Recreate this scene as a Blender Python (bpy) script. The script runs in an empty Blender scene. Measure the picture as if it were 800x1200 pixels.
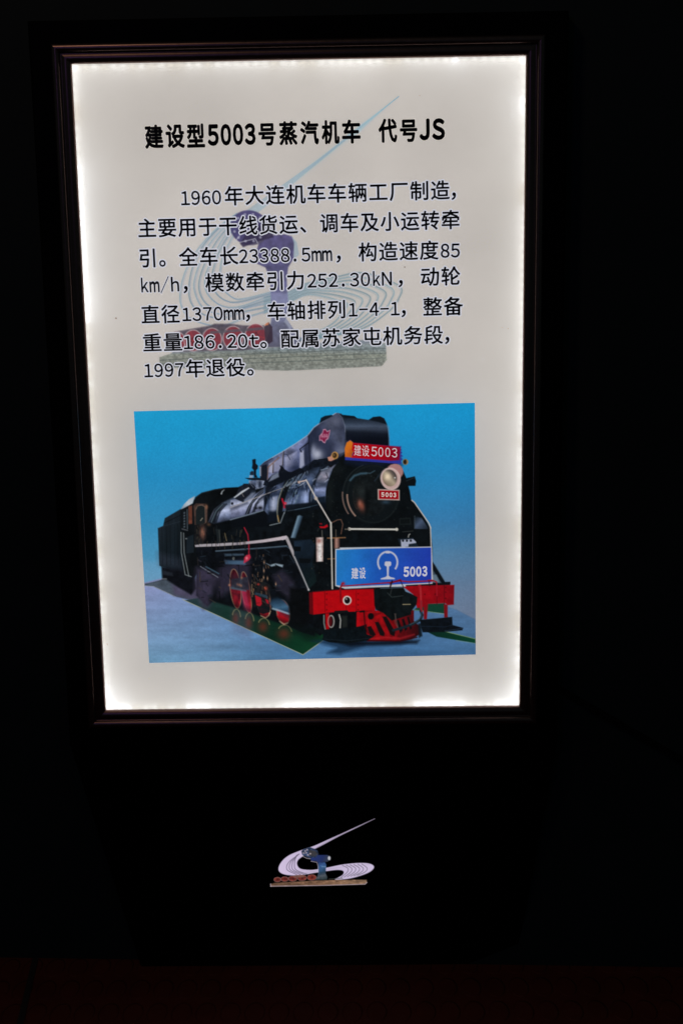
import bpy, math, random
import numpy as np
from mathutils import Matrix, Vector

S = bpy.context.scene
COL = S.collection
random.seed(7)

# ------------------------------------------------------------------ camera
# pose recovered from the four corners of the lit sheet (0.8 x 1.2 m, upright)
PW, PH = 0.8, 1.2                      # lit sheet, metres
FOC = 1600.0                           # focal length in photo pixels (800 x 1200)
CX, CY = 400.0, 600.0


def homography(src, dst):
    A = []
    for (x, y), (u, v) in zip(src, dst):
        A.append([x, y, 1, 0, 0, 0, -u * x, -u * y, -u])
        A.append([0, 0, 0, x, y, 1, -v * x, -v * y, -v])
    return np.linalg.svd(np.array(A, float))[2][-1].reshape(3, 3)


CORN = np.array([[84, 75], [616, 65], [606, 827], [122, 832]], float)
_h = homography([(0, 0), (PW, 0), (PW, PH), (0, PH)], CORN - [CX, CY])
_h /= _h[2, 2]
_b = np.linalg.inv(np.diag([FOC, FOC, 1.0])) @ _h
_s = 2.0 / (np.linalg.norm(_b[:, 0]) + np.linalg.norm(_b[:, 1]))
r1 = _b[:, 0] * _s
r1 /= np.linalg.norm(r1)
r2 = _b[:, 1] * _s
r2 -= r1 * np.dot(r1, r2)
r2 /= np.linalg.norm(r2)
nn = np.cross(r1, r2)
tt = _b[:, 2] * _s                     # top left corner of the sheet seen from the camera
RWC = np.stack([r1, nn, -r2], 1)       # world (x right, y away, z up) -> camera (x right, y down, z ahead)


def _ray(px, py):
    return RWC.T @ np.array([(px - CX) / FOC, (py - CY) / FOC, 1.0])


# put the floor under the point where the cabinet meets it
CHIN_Y = 0.045                         # how far the cabinet's foot is set back
_c0 = RWC.T @ (-tt)                    # camera relative to the sheet's top left corner
_d = _ray(385, 1131)
_k = (CHIN_Y - _c0[1]) / _d[1]
ZTOP = -(_c0[2] + _k * _d[2])          # height of the sheet's top edge above the floor
CAM = _c0 + np.array([-PW / 2, 0, ZTOP])


def hit(px, py, p0, n):
    d = _ray(px, py)
    n = np.array(n, float)
    k = np.dot(np.array(p0, float) - CAM, n) / np.dot(d, n)
    return CAM + k * d


def project(P):
    q = (P - CAM) @ RWC.T
    return q[:, 0] / q[:, 2] * FOC + CX, q[:, 1] / q[:, 2] * FOC + CY


cam_data = bpy.data.cameras.new('camera')
cam = bpy.data.objects.new('camera', cam_data)
COL.objects.link(cam)
_m = (np.diag([1.0, -1.0, -1.0]) @ RWC).T
cam.matrix_world = Matrix.Translation(Vector(CAM)) @ Matrix(_m.tolist()).to_4x4()
cam_data.sensor_fit = 'VERTICAL'
cam_data.sensor_height = 36.0
cam_data.lens = 36.0 * FOC / 1200.0
cam_data.clip_start = 0.02
cam_data.clip_end = 200
S.camera = cam

# ------------------------------------------------------------------ world, lamps, exposure
w = bpy.data.worlds.new('World')
S.world = w
w.use_nodes = True
_bg = w.node_tree.nodes['Background']
_bg.inputs[0].default_value = (0.55, 0.95, 1.0, 1)
_bg.inputs[1].default_value = 0.02

S.view_settings.view_transform = 'Standard'
S.view_settings.look = 'None'
S.view_settings.exposure = 0
S.view_settings.gamma = 1
S.cycles.use_denoising = True
S.cycles.max_bounces = 6


def area(name, loc, target, size, power, color, size_y=None):
    l = bpy.data.lights.new(name, 'AREA')
    l.energy = power
    l.color = color
    l.size = size
    if size_y:
        l.shape = 'RECTANGLE'
        l.size_y = size_y
    o = bpy.data.objects.new(name, l)
    COL.objects.link(o)
    o.location = loc
    o.rotation_euler = (Vector(target) - Vector(loc)).to_track_quat('-Z', 'Y').to_euler()
    return o


area('warm_hall_lamp', (-0.75, -1.2, 3.3), (-0.3, 0, 1.6), 0.3, 2.5, (1.0, 0.62, 0.42))
area('violet_hall_lamp', (-1.0, -3.4, 2.6), (0, 0, 1.0), 0.25, 1.5, (0.42, 0.22, 1.0))


# ------------------------------------------------------------------ helpers
def lin(c):
    c = np.asarray(c, float) / 255.0
    return np.where(c <= 0.04045, c / 12.92, ((c + 0.055) / 1.055) ** 2.4)


def mesh_obj(name, verts, faces, mats, parent=None, smooth=False, fmat=None):
    me = bpy.data.meshes.new(name)
    me.from_pydata([tuple(v) for v in verts], [], [tuple(f) for f in faces])
    for m in (mats if isinstance(mats, (list, tuple)) else [mats]):
        me.materials.append(m)
    if fmat is not None:
        me.polygons.foreach_set('material_index', fmat)
    if smooth:
        me.polygons.foreach_set('use_smooth', [True] * len(me.polygons))
    me.update()
    o = bpy.data.objects.new(name, me)
    COL.objects.link(o)
    if parent:
        o.parent = parent
    return o


def pbr(name, col, rough=0.5, metal=0.0, spec=0.5, noise=0.0, nscale=20.0, bump=0.0, rvar=0.0):
    m = bpy.data.materials.new(name)
    m.use_nodes = True
    nt = m.node_tree
    p = nt.nodes['Principled BSDF']
    p.inputs['Base Color'].default_value = (*col, 1)
    p.inputs['Roughness'].default_value = rough
    p.inputs['Metallic'].default_value = metal
    p.inputs['Specular IOR Level'].default_value = spec
    tc = nt.nodes.new('ShaderNodeTexCoord')
    n = nt.nodes.new('ShaderNodeTexNoise')
    n.inputs['Scale'].default_value = nscale
    n.inputs['Detail'].default_value = 6
    nt.links.new(tc.outputs['Object'], n.inputs['Vector'])
    if noise:
        r = nt.nodes.new('ShaderNodeMapRange')
        r.inputs['To Min'].default_value = 1 - noise
        r.inputs['To Max'].default_value = 1 + noise
        nt.links.new(n.outputs['Fac'], r.inputs['Value'])
        mx = nt.nodes.new('ShaderNodeVectorMath')
        mx.operation = 'SCALE'
        mx.inputs[0].default_value = col
        nt.links.new(r.outputs[0], mx.inputs['Scale'])
        nt.links.new(mx.outputs[0], p.inputs['Base Color'])
    if rvar:
        r = nt.nodes.new('ShaderNodeMapRange')
        r.inputs['To Min'].default_value = rough - rvar
        r.inputs['To Max'].default_value = rough + rvar
        nt.links.new(n.outputs['Fac'], r.inputs['Value'])
        nt.links.new(r.outputs[0], p.inputs['Roughness'])
    if bump:
        b = nt.nodes.new('ShaderNodeBump')
        b.inputs['Strength'].default_value = bump
        b.inputs['Distance'].default_value = 0.001
        nt.links.new(n.outputs['Fac'], b.inputs['Height'])
        nt.links.new(b.outputs[0], p.inputs['Normal'])
    return m


BASE = lin((184, 180, 175))            # what the sheet gives off away from its edge lamps


def print_material(name, transmit=0.85):
    """Backlit film: a per-point ink colour filters the even light of the guide behind it
    and lets the light of the lamp strips through from behind."""
    m = bpy.data.materials.new(name)
    m.use_nodes = True
    nt = m.node_tree
    nt.nodes.clear()
    out = nt.nodes.new('ShaderNodeOutputMaterial')
    at = nt.nodes.new('ShaderNodeAttribute')
    at.attribute_name = 'ink'
    tc = nt.nodes.new('ShaderNodeTexCoord')
    n = nt.nodes.new('ShaderNodeTexNoise')          # cloudiness of the diffuser film
    n.inputs['Scale'].default_value = 5.0
    n.inputs['Detail'].default_value = 3.0
    nt.links.new(tc.outputs['Object'], n.inputs['Vector'])
    r = nt.nodes.new('ShaderNodeMapRange')
    r.inputs['From Min'].default_value = 0.3
    r.inputs['From Max'].default_value = 0.7
    r.inputs['To Min'].default_value = 0.94
    r.inputs['To Max'].default_value = 1.06
    nt.links.new(n.outputs['Fac'], r.inputs['Value'])
    n2 = nt.nodes.new('ShaderNodeTexNoise')         # fine paper grain
    n2.inputs['Scale'].default_value = 420.0
    n2.inputs['Detail'].default_value = 2.0
    nt.links.new(tc.outputs['Object'], n2.inputs['Vector'])
    r2_ = nt.nodes.new('ShaderNodeMapRange')
    r2_.inputs['From Min'].default_value = 0.3
    r2_.inputs['From Max'].default_value = 0.7
    r2_.inputs['To Min'].default_value = 0.965
    r2_.inputs['To Max'].default_value = 1.035
    nt.links.new(n2.outputs['Fac'], r2_.inputs['Value'])
    mu = nt.nodes.new('ShaderNodeMath')
    mu.operation = 'MULTIPLY'
    nt.links.new(r.outputs[0], mu.inputs[0])
    nt.links.new(r2_.outputs[0], mu.inputs[1])
    sc = nt.nodes.new('ShaderNodeVectorMath')
    sc.operation = 'SCALE'
    nt.links.new(at.outputs['Color'], sc.inputs[0])
    nt.links.new(mu.outputs[0], sc.inputs['Scale'])
    bs = nt.nodes.new('ShaderNodeVectorMath')
    bs.operation = 'MULTIPLY'
    bs.inputs[1].default_value = tuple(BASE)
    nt.links.new(sc.outputs[0], bs.inputs[0])
    em = nt.nodes.new('ShaderNodeEmission')
    nt.links.new(bs.outputs[0], em.inputs['Color'])
    tr = nt.nodes.new('ShaderNodeBsdfTranslucent')
    tv = nt.nodes.new('ShaderNodeVectorMath')
    tv.operation = 'SCALE'
    tv.inputs['Scale'].default_value = transmit
    nt.links.new(sc.outputs[0], tv.inputs[0])
    nt.links.new(tv.outputs[0], tr.inputs['Color'])
    ad = nt.nodes.new('ShaderNodeAddShader')
    nt.links.new(em.outputs[0], ad.inputs[0])
    nt.links.new(tr.outputs[0], ad.inputs[1])
    gl = nt.nodes.new('ShaderNodeBsdfGlossy')
    gl.inputs['Roughness'].default_value = 0.18
    gl.inputs['Color'].default_value = (0.03, 0.03, 0.03, 1)
    ad2 = nt.nodes.new('ShaderNodeAddShader')
    nt.links.new((ad if transmit else em).outputs[0], ad2.inputs[0])
    nt.links.new(gl.outputs[0], ad2.inputs[1])
    nt.links.new(ad2.outputs[0], out.inputs['Surface'])
    return m


M_PRINT = print_material('backlit_film')
M_INK = print_material('backlit_print', 0.0)
M_BLACK_INK = pbr('black_ink', (0.004, 0.005, 0.008), 0.5, spec=0.2)
M_CABINET = pbr('black_lacquer', (0.002, 0.002, 0.002), 0.5, spec=0.04, rvar=0.08, nscale=9)
M_FRAME = pbr('dark_bronze_frame', (0.16, 0.105, 0.095), 0.3, metal=0.9, noise=0.25, nscale=120, bump=0.12, rvar=0.06)
M_TRAY = pbr('light_tray_paint', (0.3, 0.3, 0.3), 0.8)

# ------------------------------------------------------------------ setting: floor and wall
WL = hit(0, 1122, (0, 0, 0), (0, 0, 1))
WR = hit(800, 1133.5, (0, 0, 0), (0, 0, 1))
WD = (WR - WL) / np.linalg.norm(WR - WL)
WN = np.array([-WD[1], WD[0], 0.0])     # into the wall


def floor_material():
    m = bpy.data.materials.new('red_studded_rubber')
    m.use_nodes = True
    nt = m.node_tree
    p = nt.nodes['Principled BSDF']
    tc = nt.nodes.new('ShaderNodeTexCoord')
    sp = nt.nodes.new('ShaderNodeSeparateXYZ')
    nt.links.new(tc.outputs['Object'], sp.inputs[0])

    def math_(op, a, b=None):
        x = nt.nodes.new('ShaderNodeMath')
        x.operation = op
        for i, q in enumerate((a, b)):
            if q is None:
                continue
            if isinstance(q, (int, float)):
                x.inputs[i].default_value = q
            else:
                nt.links.new(q, x.inputs[i])
        return x.outputs[0]
    fx = math_('SUBTRACT', math_('FRACT', math_('DIVIDE', sp.outputs[0], 0.047)), 0.5)
    fy = math_('SUBTRACT', math_('FRACT', math_('DIVIDE', sp.outputs[1], 0.085)), 0.5)
    d = math_('SQRT', math_('ADD', math_('MULTIPLY', fx, fx), math_('MULTIPLY', fy, fy)))
    ring = nt.nodes.new('ShaderNodeMapRange')
    ring.interpolation_type = 'SMOOTHSTEP'
    ring.inputs['From Min'].default_value = 0.36
    ring.inputs['From Max'].default_value = 0.44
    ring.inputs['To Min'].default_value = 1
    ring.inputs['To Max'].default_value = 0
    nt.links.new(d, ring.inputs['Value'])
    n = nt.nodes.new('ShaderNodeTexNoise')
    n.inputs['Scale'].default_value = 14
    n.inputs['Detail'].default_value = 5
    nt.links.new(tc.outputs['Object'], n.inputs['Vector'])
    r = nt.nodes.new('ShaderNodeMapRange')
    r.inputs['To Min'].default_value = 0.6
    r.inputs['To Max'].default_value = 1.4
    nt.links.new(n.outputs['Fac'], r.inputs['Value'])
    mx = nt.nodes.new('ShaderNodeVectorMath')
    mx.operation = 'SCALE'
    mx.inputs[0].default_value = (0.11, 0.020, 0.010)
    nt.links.new(r.outputs[0], mx.inputs['Scale'])
    nt.links.new(mx.outputs[0], p.inputs['Base Color'])
    p.inputs['Roughness'].default_value = 0.7
    p.inputs['Specular IOR Level'].default_value = 0.2
    b = nt.nodes.new('ShaderNodeBump')
    b.inputs['Strength'].default_value = 0.9
    b.inputs['Distance'].default_value = 0.004
    nt.links.new(ring.outputs[0], b.inputs['Height'])
    nt.links.new(b.outputs[0], p.inputs['Normal'])
    return m


fl = mesh_obj('floor', [(-6, -7, 0), (6, -7, 0), (6, 2, 0), (-6, 2, 0)], [(0, 1, 2, 3)], floor_material())
fl['kind'] = 'structure'
_a = hit(42, 1124, (0, 0, 0), (0, 0, 1))
_b2 = hit(24, 1200, (0, 0, 0), (0, 0, 1))
_dv = _b2 - _a
_a2 = _a
_b2 = _a + _dv * 8
_px = np.array([0.006, 0, 0])
seam = mesh_obj('floor_seam', [_a2 - _px + [0, 0, .003], _a2 + _px + [0, 0, .003], _b2 + _px + [0, 0, .003], _b2 - _px + [0, 0, .003]],
                [(0, 1, 2, 3)], pbr('seam_rubber', (0.02, 0.015, 0.012), 0.7))
seam['kind'] = 'structure'


def box_from(p, ax, ay, az):
    """eight corners of a box at p with the three edge vectors"""
    p, ax, ay, az = map(np.array, (p, ax, ay, az))
    v = [p, p + ax, p + ax + ay, p + ay, p + az, p + ax + az, p + ax + ay + az, p + ay + az]
    f = [(0, 3, 2, 1), (4, 5, 6, 7), (0, 1, 5, 4), (1, 2, 6, 5), (2, 3, 7, 6), (3, 0, 4, 7)]
    return v, f


M_WALL = pbr('dark_teal_wall_paint', (0.016, 0.026, 0.026), 0.75, spec=0.2, noise=0.3, nscale=3)
_v, _f = box_from(WL - WD * 4, WD * 10, WN * 0.12, [0, 0, 3.2])
wall = mesh_obj('wall', _v, _f, M_WALL)
wall['label'] = 'dark wall behind the lit information board'
wall['category'] = 'wall'
_p = hit(655, 803, WL, WN) - WN * 0.004
_q = hit(830, 904, WL, WN) - WN * 0.004
_u = (_q - _p) / np.linalg.norm(_q - _p)
_up = np.cross(WN, _u) * 0.014
_v, _f = box_from(_p, _q - _p, WN * 0.003, _up)
mesh_obj('dark_strip', _v, _f, pbr('strip_black', (0.004, 0.004, 0.004), 0.8, spec=0.1), wall)  # thin dark diagonal strip on the wall face

# ------------------------------------------------------------------ the information board
root = bpy.data.objects.new('information_board', None)
COL.objects.link(root)
root['label'] = 'backlit information board with bronze frame, locomotive picture and black tapered stand'
root['category'] = 'information board'
Z1, Z0 = ZTOP, ZTOP - PH               # top and bottom of the lit sheet
HX = PW / 2
FW = 0.034                             # frame rail width
SHEET_Y = 0.006

# cabinet: slim black box round the light tray, tapering to its foot and leaning back there
CB = HX + FW + 0.040
ZT = Z1 + FW + 0.040
ZS = hit(85, 874, (0, 0, 0), (0, 1, 0))[2]         # where the taper starts
BLx = hit(165, 1131, (0, CHIN_Y, 0), (0, 1, 0))[0]
BRx = hit(604, 1131, (0, CHIN_Y, 0), (0, 1, 0))[0]
BACK = CHIN_Y + 0.006
o_ = HX + 0.004                        # opening half width
zo1, zo0 = Z1 + 0.004, Z0 - 0.004
bv = 0.004
vv = [(-CB + bv, 0, ZT - bv), (CB - bv, 0, ZT - bv), (CB - bv, 0, ZS), (-CB + bv, 0, ZS),           # 0-3 front outline
      (-o_, 0, zo1), (o_, 0, zo1), (o_, 0, zo0), (-o_, 0, zo0),                                       # 4-7 opening
      (-CB, bv, ZT), (CB, bv, ZT), (CB, bv, ZS), (-CB, bv, ZS),                                       # 8-11 chamfer
      (-CB, BACK, ZT), (CB, BACK, ZT), (CB, BACK, ZS), (-CB, BACK, ZS),                               # 12-15 back
      (BLx + bv, CHIN_Y, 0), (BRx - bv, CHIN_Y, 0), (BRx, CHIN_Y + 0.003, 0), (BLx, CHIN_Y + 0.003, 0),
      (BRx, BACK, 0), (BLx, BACK, 0)]
ff = [(0, 4, 5, 1), (1, 5, 6, 2), (2, 6, 7, 3), (3, 7, 4, 0),
      (8, 0, 1, 9), (9, 1, 2, 10), (11, 3, 0, 8),
      (12, 8, 9, 13), (13, 9, 10, 14), (15, 11, 8, 12), (12, 13, 14, 15),
      (3, 16, 17, 2), (2, 17, 18, 10), (3, 11, 19, 16), (10, 18, 20, 14), (11, 15, 21, 19), (14, 20, 21, 15)]
cabinet = mesh_obj('cabinet', vv, ff, M_CABINET, root)

# light tray: the box behind the sheet that the lamp strips shine into
TY = 0.040
tv_ = [(-o_, 0.0005, zo1), (o_, 0.0005, zo1), (o_, 0.0005, zo0), (-o_, 0.0005, zo0),
       (-o_, TY, zo1), (o_, TY, zo1), (o_, TY, zo0), (-o_, TY, zo0)]
tray = mesh_obj('light_tray', tv_, [(4, 5, 6, 7), (0, 1, 5, 4), (1, 2, 6, 5), (2, 3, 7, 6), (3, 0, 4, 7)], M_TRAY, root)


# lamp strips: a row of small white diodes along each inside edge of the tray
def diode_material(name, col, strength):
    m = bpy.data.materials.new(name)
    m.use_nodes = True
    nt = m.node_tree
    nt.nodes.clear()
    o = nt.nodes.new('ShaderNodeOutputMaterial')
    e = nt.nodes.new('ShaderNodeEmission')
    e.inputs[0].default_value = (*col, 1)
    e.inputs[1].default_value = strength
    nt.links.new(e.outputs[0], o.inputs[0])
    return m


LED = 9.2
M_LED = [diode_material('diode_soft', (1.0, 0.96, 0.80), LED * 0.6),
         diode_material('diode_white', (0.97, 1.0, 0.98), LED),
         diode_material('diode_bright', (0.92, 0.97, 1.0), LED * 2.0)]
M_STRIP = pbr('strip_tape', (0.6, 0.6, 0.58), 0.6)


def led_strip(a, b, inward, bright):
    a, b, inward = np.array(a, float), np.array(b, float), np.array(inward, float)
    L = np.linalg.norm(b - a)
    d = (b - a) / L
    V, F, MI = [], [], []

    def add(v, f, mi):
        k = len(V)
        V.extend(v)
        F.extend([tuple(i + k for i in q) for q in f])
        MI.extend([mi] * len(f))
    v, f = box_from(a + [0, -0.004, 0] - inward * 0.0008, b - a, [0, 0.025, 0], inward * 0.0006)
    add(v, f, 3)
    n = int(L / 0.0167)
    for i in range(n):
        s = (i + 0.5) / n
        c = a + (b - a) * s
        mi = 1
        rv = random.random()
        if rv < 0.18:
            mi = 0
        for (bs, wd) in bright:
            if abs(s - bs) * L < wd:
                mi = 2
        # diode: lit face looks inward
        h = d * 0.0032
        y = np.array([0, 0.0022, 0])
        c0 = c + inward * 0.0004 + np.array([0, 0.0165, 0])
        q = c + inward * 0.0004
        add([q - h - y, q + h - y, q + h + y, q - h + y], [(0, 1, 2, 3)], mi)
        q = np.array([c0 - h * .8 - y * .6, c0 + h * .8 - y * .6, c0 + h * .8 + y * .6, c0 - h * .8 + y * .6])  # second, deeper row: the wide soft glow
        add(list(q), [(0, 1, 2, 3)], mi)
    return mesh_obj('lamp_strip', V, F, M_LED + [M_STRIP], root, fmat=MI)


e_ = 0.0025
LY = 0.0128
led_strip((-HX - e_, LY, Z1), (HX + e_, LY, Z1), (0, 0, -1), [(0.845, .012)])
led_strip((-HX, LY, Z0 - e_), (HX, LY, Z0 - e_), (0, 0, 1), [(0.03, .03), (.22, .03), (.5, .06), (.8, .05), (0.97, .03)])
led_strip((-HX - e_, LY, Z1), (-HX - e_, LY, Z0), (1, 0, 0), [(0.22, .1), (0.34, 0.05), (0.98, .025)])
led_strip((HX + e_, LY, Z1), (HX + e_, LY, Z0), (-1, 0, 0), [(0.073, .012), (0.92, .012), (0.97, .02)])

# frame: four mitred rails with a rounded outer ridge, a hollow and a sloped inner lip
PROF = []                              # (distance outward from the sheet edge, y)
for q, y in [(0.0, 0.003), (0.0, -0.003), (0.002, -0.0052), (0.0055, -0.0078), (0.009, -0.0088), (0.0125, -0.0086), (0.0155, -0.0074), (0.018, -0.0068)]:
    PROF.append((q, y))
for k in range(9):
    t_ = math.pi * (1 - k / 8.0)
    PROF.append((0.0262 + 0.0074 * math.cos(t_), -0.0075 - 0.0075 * math.sin(t_)))
PROF.append((FW, -0.0005))


def rail(p, q, o1, o2):
    """p,q: sheet corners; o1,o2: outward diagonal at each end (mitre)"""
    V = []
    for c, o in ((p, o1), (q, o2)):
        for r, y in PROF:
            V.append((c[0] + o[0] * r, y, c[1] + o[1] * r))
    n = len(PROF)
    F = [(i, i + 1, n + i + 1, n + i) for i in range(n - 1)]
    o = mesh_obj('frame_rail', V, F, M_FRAME, frame)
    me = o.data
    me.polygons.foreach_set('use_smooth', [True] * len(F))
    return o


frame = mesh_obj('frame', *box_from((-HX - 0.02, -0.0003, Z1 + FW * 0.55), (2 * HX + .04, 0, 0), (0, 0.0002, 0), (0, 0, FW * 0.3)), M_FRAME, root)
g = 0.9994
rail((-HX * g, Z1), (HX * g, Z1), (-1, 1), (1, 1))
rail((HX * g, Z1), (HX * g, Z0), (1, 1), (1, -1))
rail((HX * g, Z0), (-HX * g, Z0), (1, -1), (-1, -1))
rail((-HX * g, Z0), (-HX * g, Z1), (-1, -1), (-1, 1))


# ------------------------------------------------------------------ painting printed pictures
def vnoise(X, Y, sx, sy, seed, oct_=3):
    out = np.zeros_like(X)
    amp, tot = 1.0, 0.0
    for k in range(oct_):
        x = X / sx * 2 ** k + seed * 17.3 + 500
        y = Y / sy * 2 ** k + seed * 31.7 + 500
        xi, yi = np.floor(x).astype(np.int64), np.floor(y).astype(np.int64)
        fx, fy = x - xi, y - yi
        fx, fy = fx * fx * (3 - 2 * fx), fy * fy * (3 - 2 * fy)

        def hsh(a, b):
            n = (a * 374761393 + b * 668265263 + seed * 974711) & 0x7fffffff
            n = ((n ^ (n >> 13)) * 1274126177) & 0x7fffffff
            return ((n ^ (n >> 16)) & 0xffff) / 65535.0
        v = (hsh(xi, yi) * (1 - fx) + hsh(xi + 1, yi) * fx) * (1 - fy) + (hsh(xi, yi + 1) * (1 - fx) + hsh(xi + 1, yi + 1) * fx) * fy
        out += amp * v
        tot += amp
        amp *= 0.5
    return out / tot


class Canvas:
    def __init__(s, X, Y, bg):
        s.X, s.Y = X, Y
        s.C = np.tile(np.array(bg, float), (len(X), 1))
        s.ID = np.zeros(len(X), np.int32)
        s.K = np.zeros(len(X))         # how much has been painted
        s.view = (0, 0, 1)

    def V(s, x0, y0, k):
        s.view = (x0, y0, k)

    def pt(s, P):
        x0, y0, k = s.view
        P = np.array(P, float)
        return np.stack([x0 + P[:, 0] / k, y0 + P[:, 1] / k], 1)

    def put(s, idx, cov, col, a, id):
        cov = np.clip(cov, 0, 1)
        ok = cov > 0.002
        idx, cov = idx[ok], cov[ok]
        if not len(idx):
            return
        c = col(s.X[idx], s.Y[idx]) if callable(col) else np.array(col, float)[None]
        m = (cov * a)[:, None]
        s.C[idx] = s.C[idx] * (1 - m) + c * m
        s.K[idx] = s.K[idx] * (1 - m[:, 0]) + m[:, 0]
        if id is not None:
            s.ID[idx[cov > 0.5]] = id

    def box(s, P, pad):
        lo, hi = P.min(0) - pad, P.max(0) + pad
        return np.nonzero((s.X > lo[0]) & (s.X < hi[0]) & (s.Y > lo[1]) & (s.Y < hi[1]))[0]

    def segd(s, idx, A, B):
        px, py = s.X[idx], s.Y[idx]
        d = B - A
        L = max(np.dot(d, d), 1e-9)
        t = np.clip(((px - A[0]) * d[0] + (py - A[1]) * d[1]) / L, 0, 1)
        return np.hypot(px - A[0] - t * d[0], py - A[1] - t * d[1]), t

    def poly(s, P, col, a=1, soft=0.6, id=None, raw=False):
        P = np.array(P, float) if raw else s.pt(P)
        idx = s.box(P, soft + 1)
        px, py = s.X[idx], s.Y[idx]
        dist = np.full(len(idx), 1e9)
        ins = np.zeros(len(idx), bool)
        n = len(P)
        for i in range(n):
            A, B = P[i], P[(i + 1) % n]
            d, _ = s.segd(idx, A, B)
            dist = np.minimum(dist, d)
            if A[1] != B[1]:
                c = (A[1] > py) != (B[1] > py)
                xx = A[0] + (py - A[1]) / (B[1] - A[1]) * (B[0] - A[0])
                ins ^= c & (px < xx)
        sd = np.where(ins, -dist, dist)
        s.put(idx, 0.5 - sd / (2 * soft), col, a, id)

    def line(s, P, wd, col, a=1, soft=0.5, w2=None, id=None, raw=False):
        """wd: width in photo pixels (tapers to w2)"""
        P = np.array(P, float) if raw else s.pt(P)
        w2 = wd if w2 is None else w2
        idx = s.box(P, max(wd, w2) + soft + 1)
        seg = np.hypot(*np.diff(P, axis=0).T)
        cum = np.concatenate([[0], np.cumsum(seg)]) / max(seg.sum(), 1e-9)
        best = np.full(len(idx), 1e9)
        for i in range(len(P) - 1):
            d, t = s.segd(idx, P[i], P[i + 1])
            u = cum[i] + t * (cum[i + 1] - cum[i])
            best = np.minimum(best, d - (wd + (w2 - wd) * u) / 2)
        s.put(idx, 0.5 - best / (2 * soft), col, a, id)

    def ell(s, c, rx, ry, col, rot=0, a=1, soft=0.6, ring=None, id=None, arc=None):
        """radii in view units; ring = line width in photo pixels; arc = (from, to) in degrees"""
        k = s.view[2]
        c = s.pt([c])[0]
        rx, ry = rx / k, ry / k
        R = max(rx, ry) + 3
        idx = s.box(np.array([c - R, c + R]), 1)
        dx, dy = s.X[idx] - c[0], s.Y[idx] - c[1]
        cr, sr = math.cos(math.radians(rot)), math.sin(math.radians(rot))
        x, y = dx * cr + dy * sr, -dx * sr + dy * cr
        q = np.hypot(x / rx, y / ry)
        gr = np.hypot(x / rx ** 2, y / ry ** 2) / np.maximum(q, 1e-6)
        sd = (q - 1) / np.maximum(gr, 1e-6)
        if ring:
            sd = np.abs(sd) - ring / 2
        cov = 0.5 - sd / (2 * soft)
        if arc:
            an = np.degrees(np.arctan2(y, x)) % 360
            a0, a1 = arc
            cov = np.where(((an - a0) % 360) < ((a1 - a0) % 360), cov, 0)
        s.put(idx, cov, col, a, id)

    def blob(s, c, rx, ry, col, rot=0, a=1, within=None):
        k = s.view[2]
        c = s.pt([c])[0]
        rx, ry = rx / k, ry / k
        R = 2.4 * max(rx, ry)
        idx = s.box(np.array([c - R, c + R]), 1)
        if within is not None:
            idx = idx[np.isin(s.ID[idx], within)]
        dx, dy = s.X[idx] - c[0], s.Y[idx] - c[1]
        cr, sr = math.cos(math.radians(rot)), math.sin(math.radians(rot))
        x, y = dx * cr + dy * sr, -dx * sr + dy * cr
        s.put(idx, np.exp(-((x / rx) ** 2 + (y / ry) ** 2)), col, a, None)


def grad(p0, p1, stops, view=(0, 0, 1), noise=0, nx=6, ny=6, seed=1):
    x0, y0, k = view
    a = np.array([x0 + p0[0] / k, y0 + p0[1] / k])
    b = np.array([x0 + p1[0] / k, y0 + p1[1] / k])
    d = (b - a) / np.dot(b - a, b - a)
    ts = [q[0] for q in stops]
    cs = np.array([q[1] for q in stops], float)

    def f(X, Y):
        t = (X - a[0]) * d[0] + (Y - a[1]) * d[1]
        c = np.stack([np.interp(t, ts, cs[:, i]) for i in range(3)], 1)
        if noise:
            c = c * (1 + noise * (2 * vnoise(X, Y, nx, ny, seed) - 1))[:, None]
        return c
    return f


def rough(c, amount=0.5, nx=4, ny=4, seed=3):
    c = np.array(c, float)

    def f(X, Y):
        return c[None] * (1 + amount * (2 * vnoise(X, Y, nx, ny, seed) - 1))[:, None]
    return f


def spline(P, n=10):
    """smooth curve through the points"""
    P = [np.array(p, float) for p in P]
    P = [2 * P[0] - P[1]] + P + [2 * P[-1] - P[-2]]
    out = []
    for i in range(1, len(P) - 2):
        a, b, c, d = P[i - 1:i + 3]
        for j in range(n):
            t = j / n
            out.append(0.5 * (2 * b + (c - a) * t + (2 * a - 5 * b + 4 * c - d) * t * t + (3 * b - a - 3 * c + d) * t ** 3))
    out.append(P[-2])
    return np.array(out)


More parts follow.
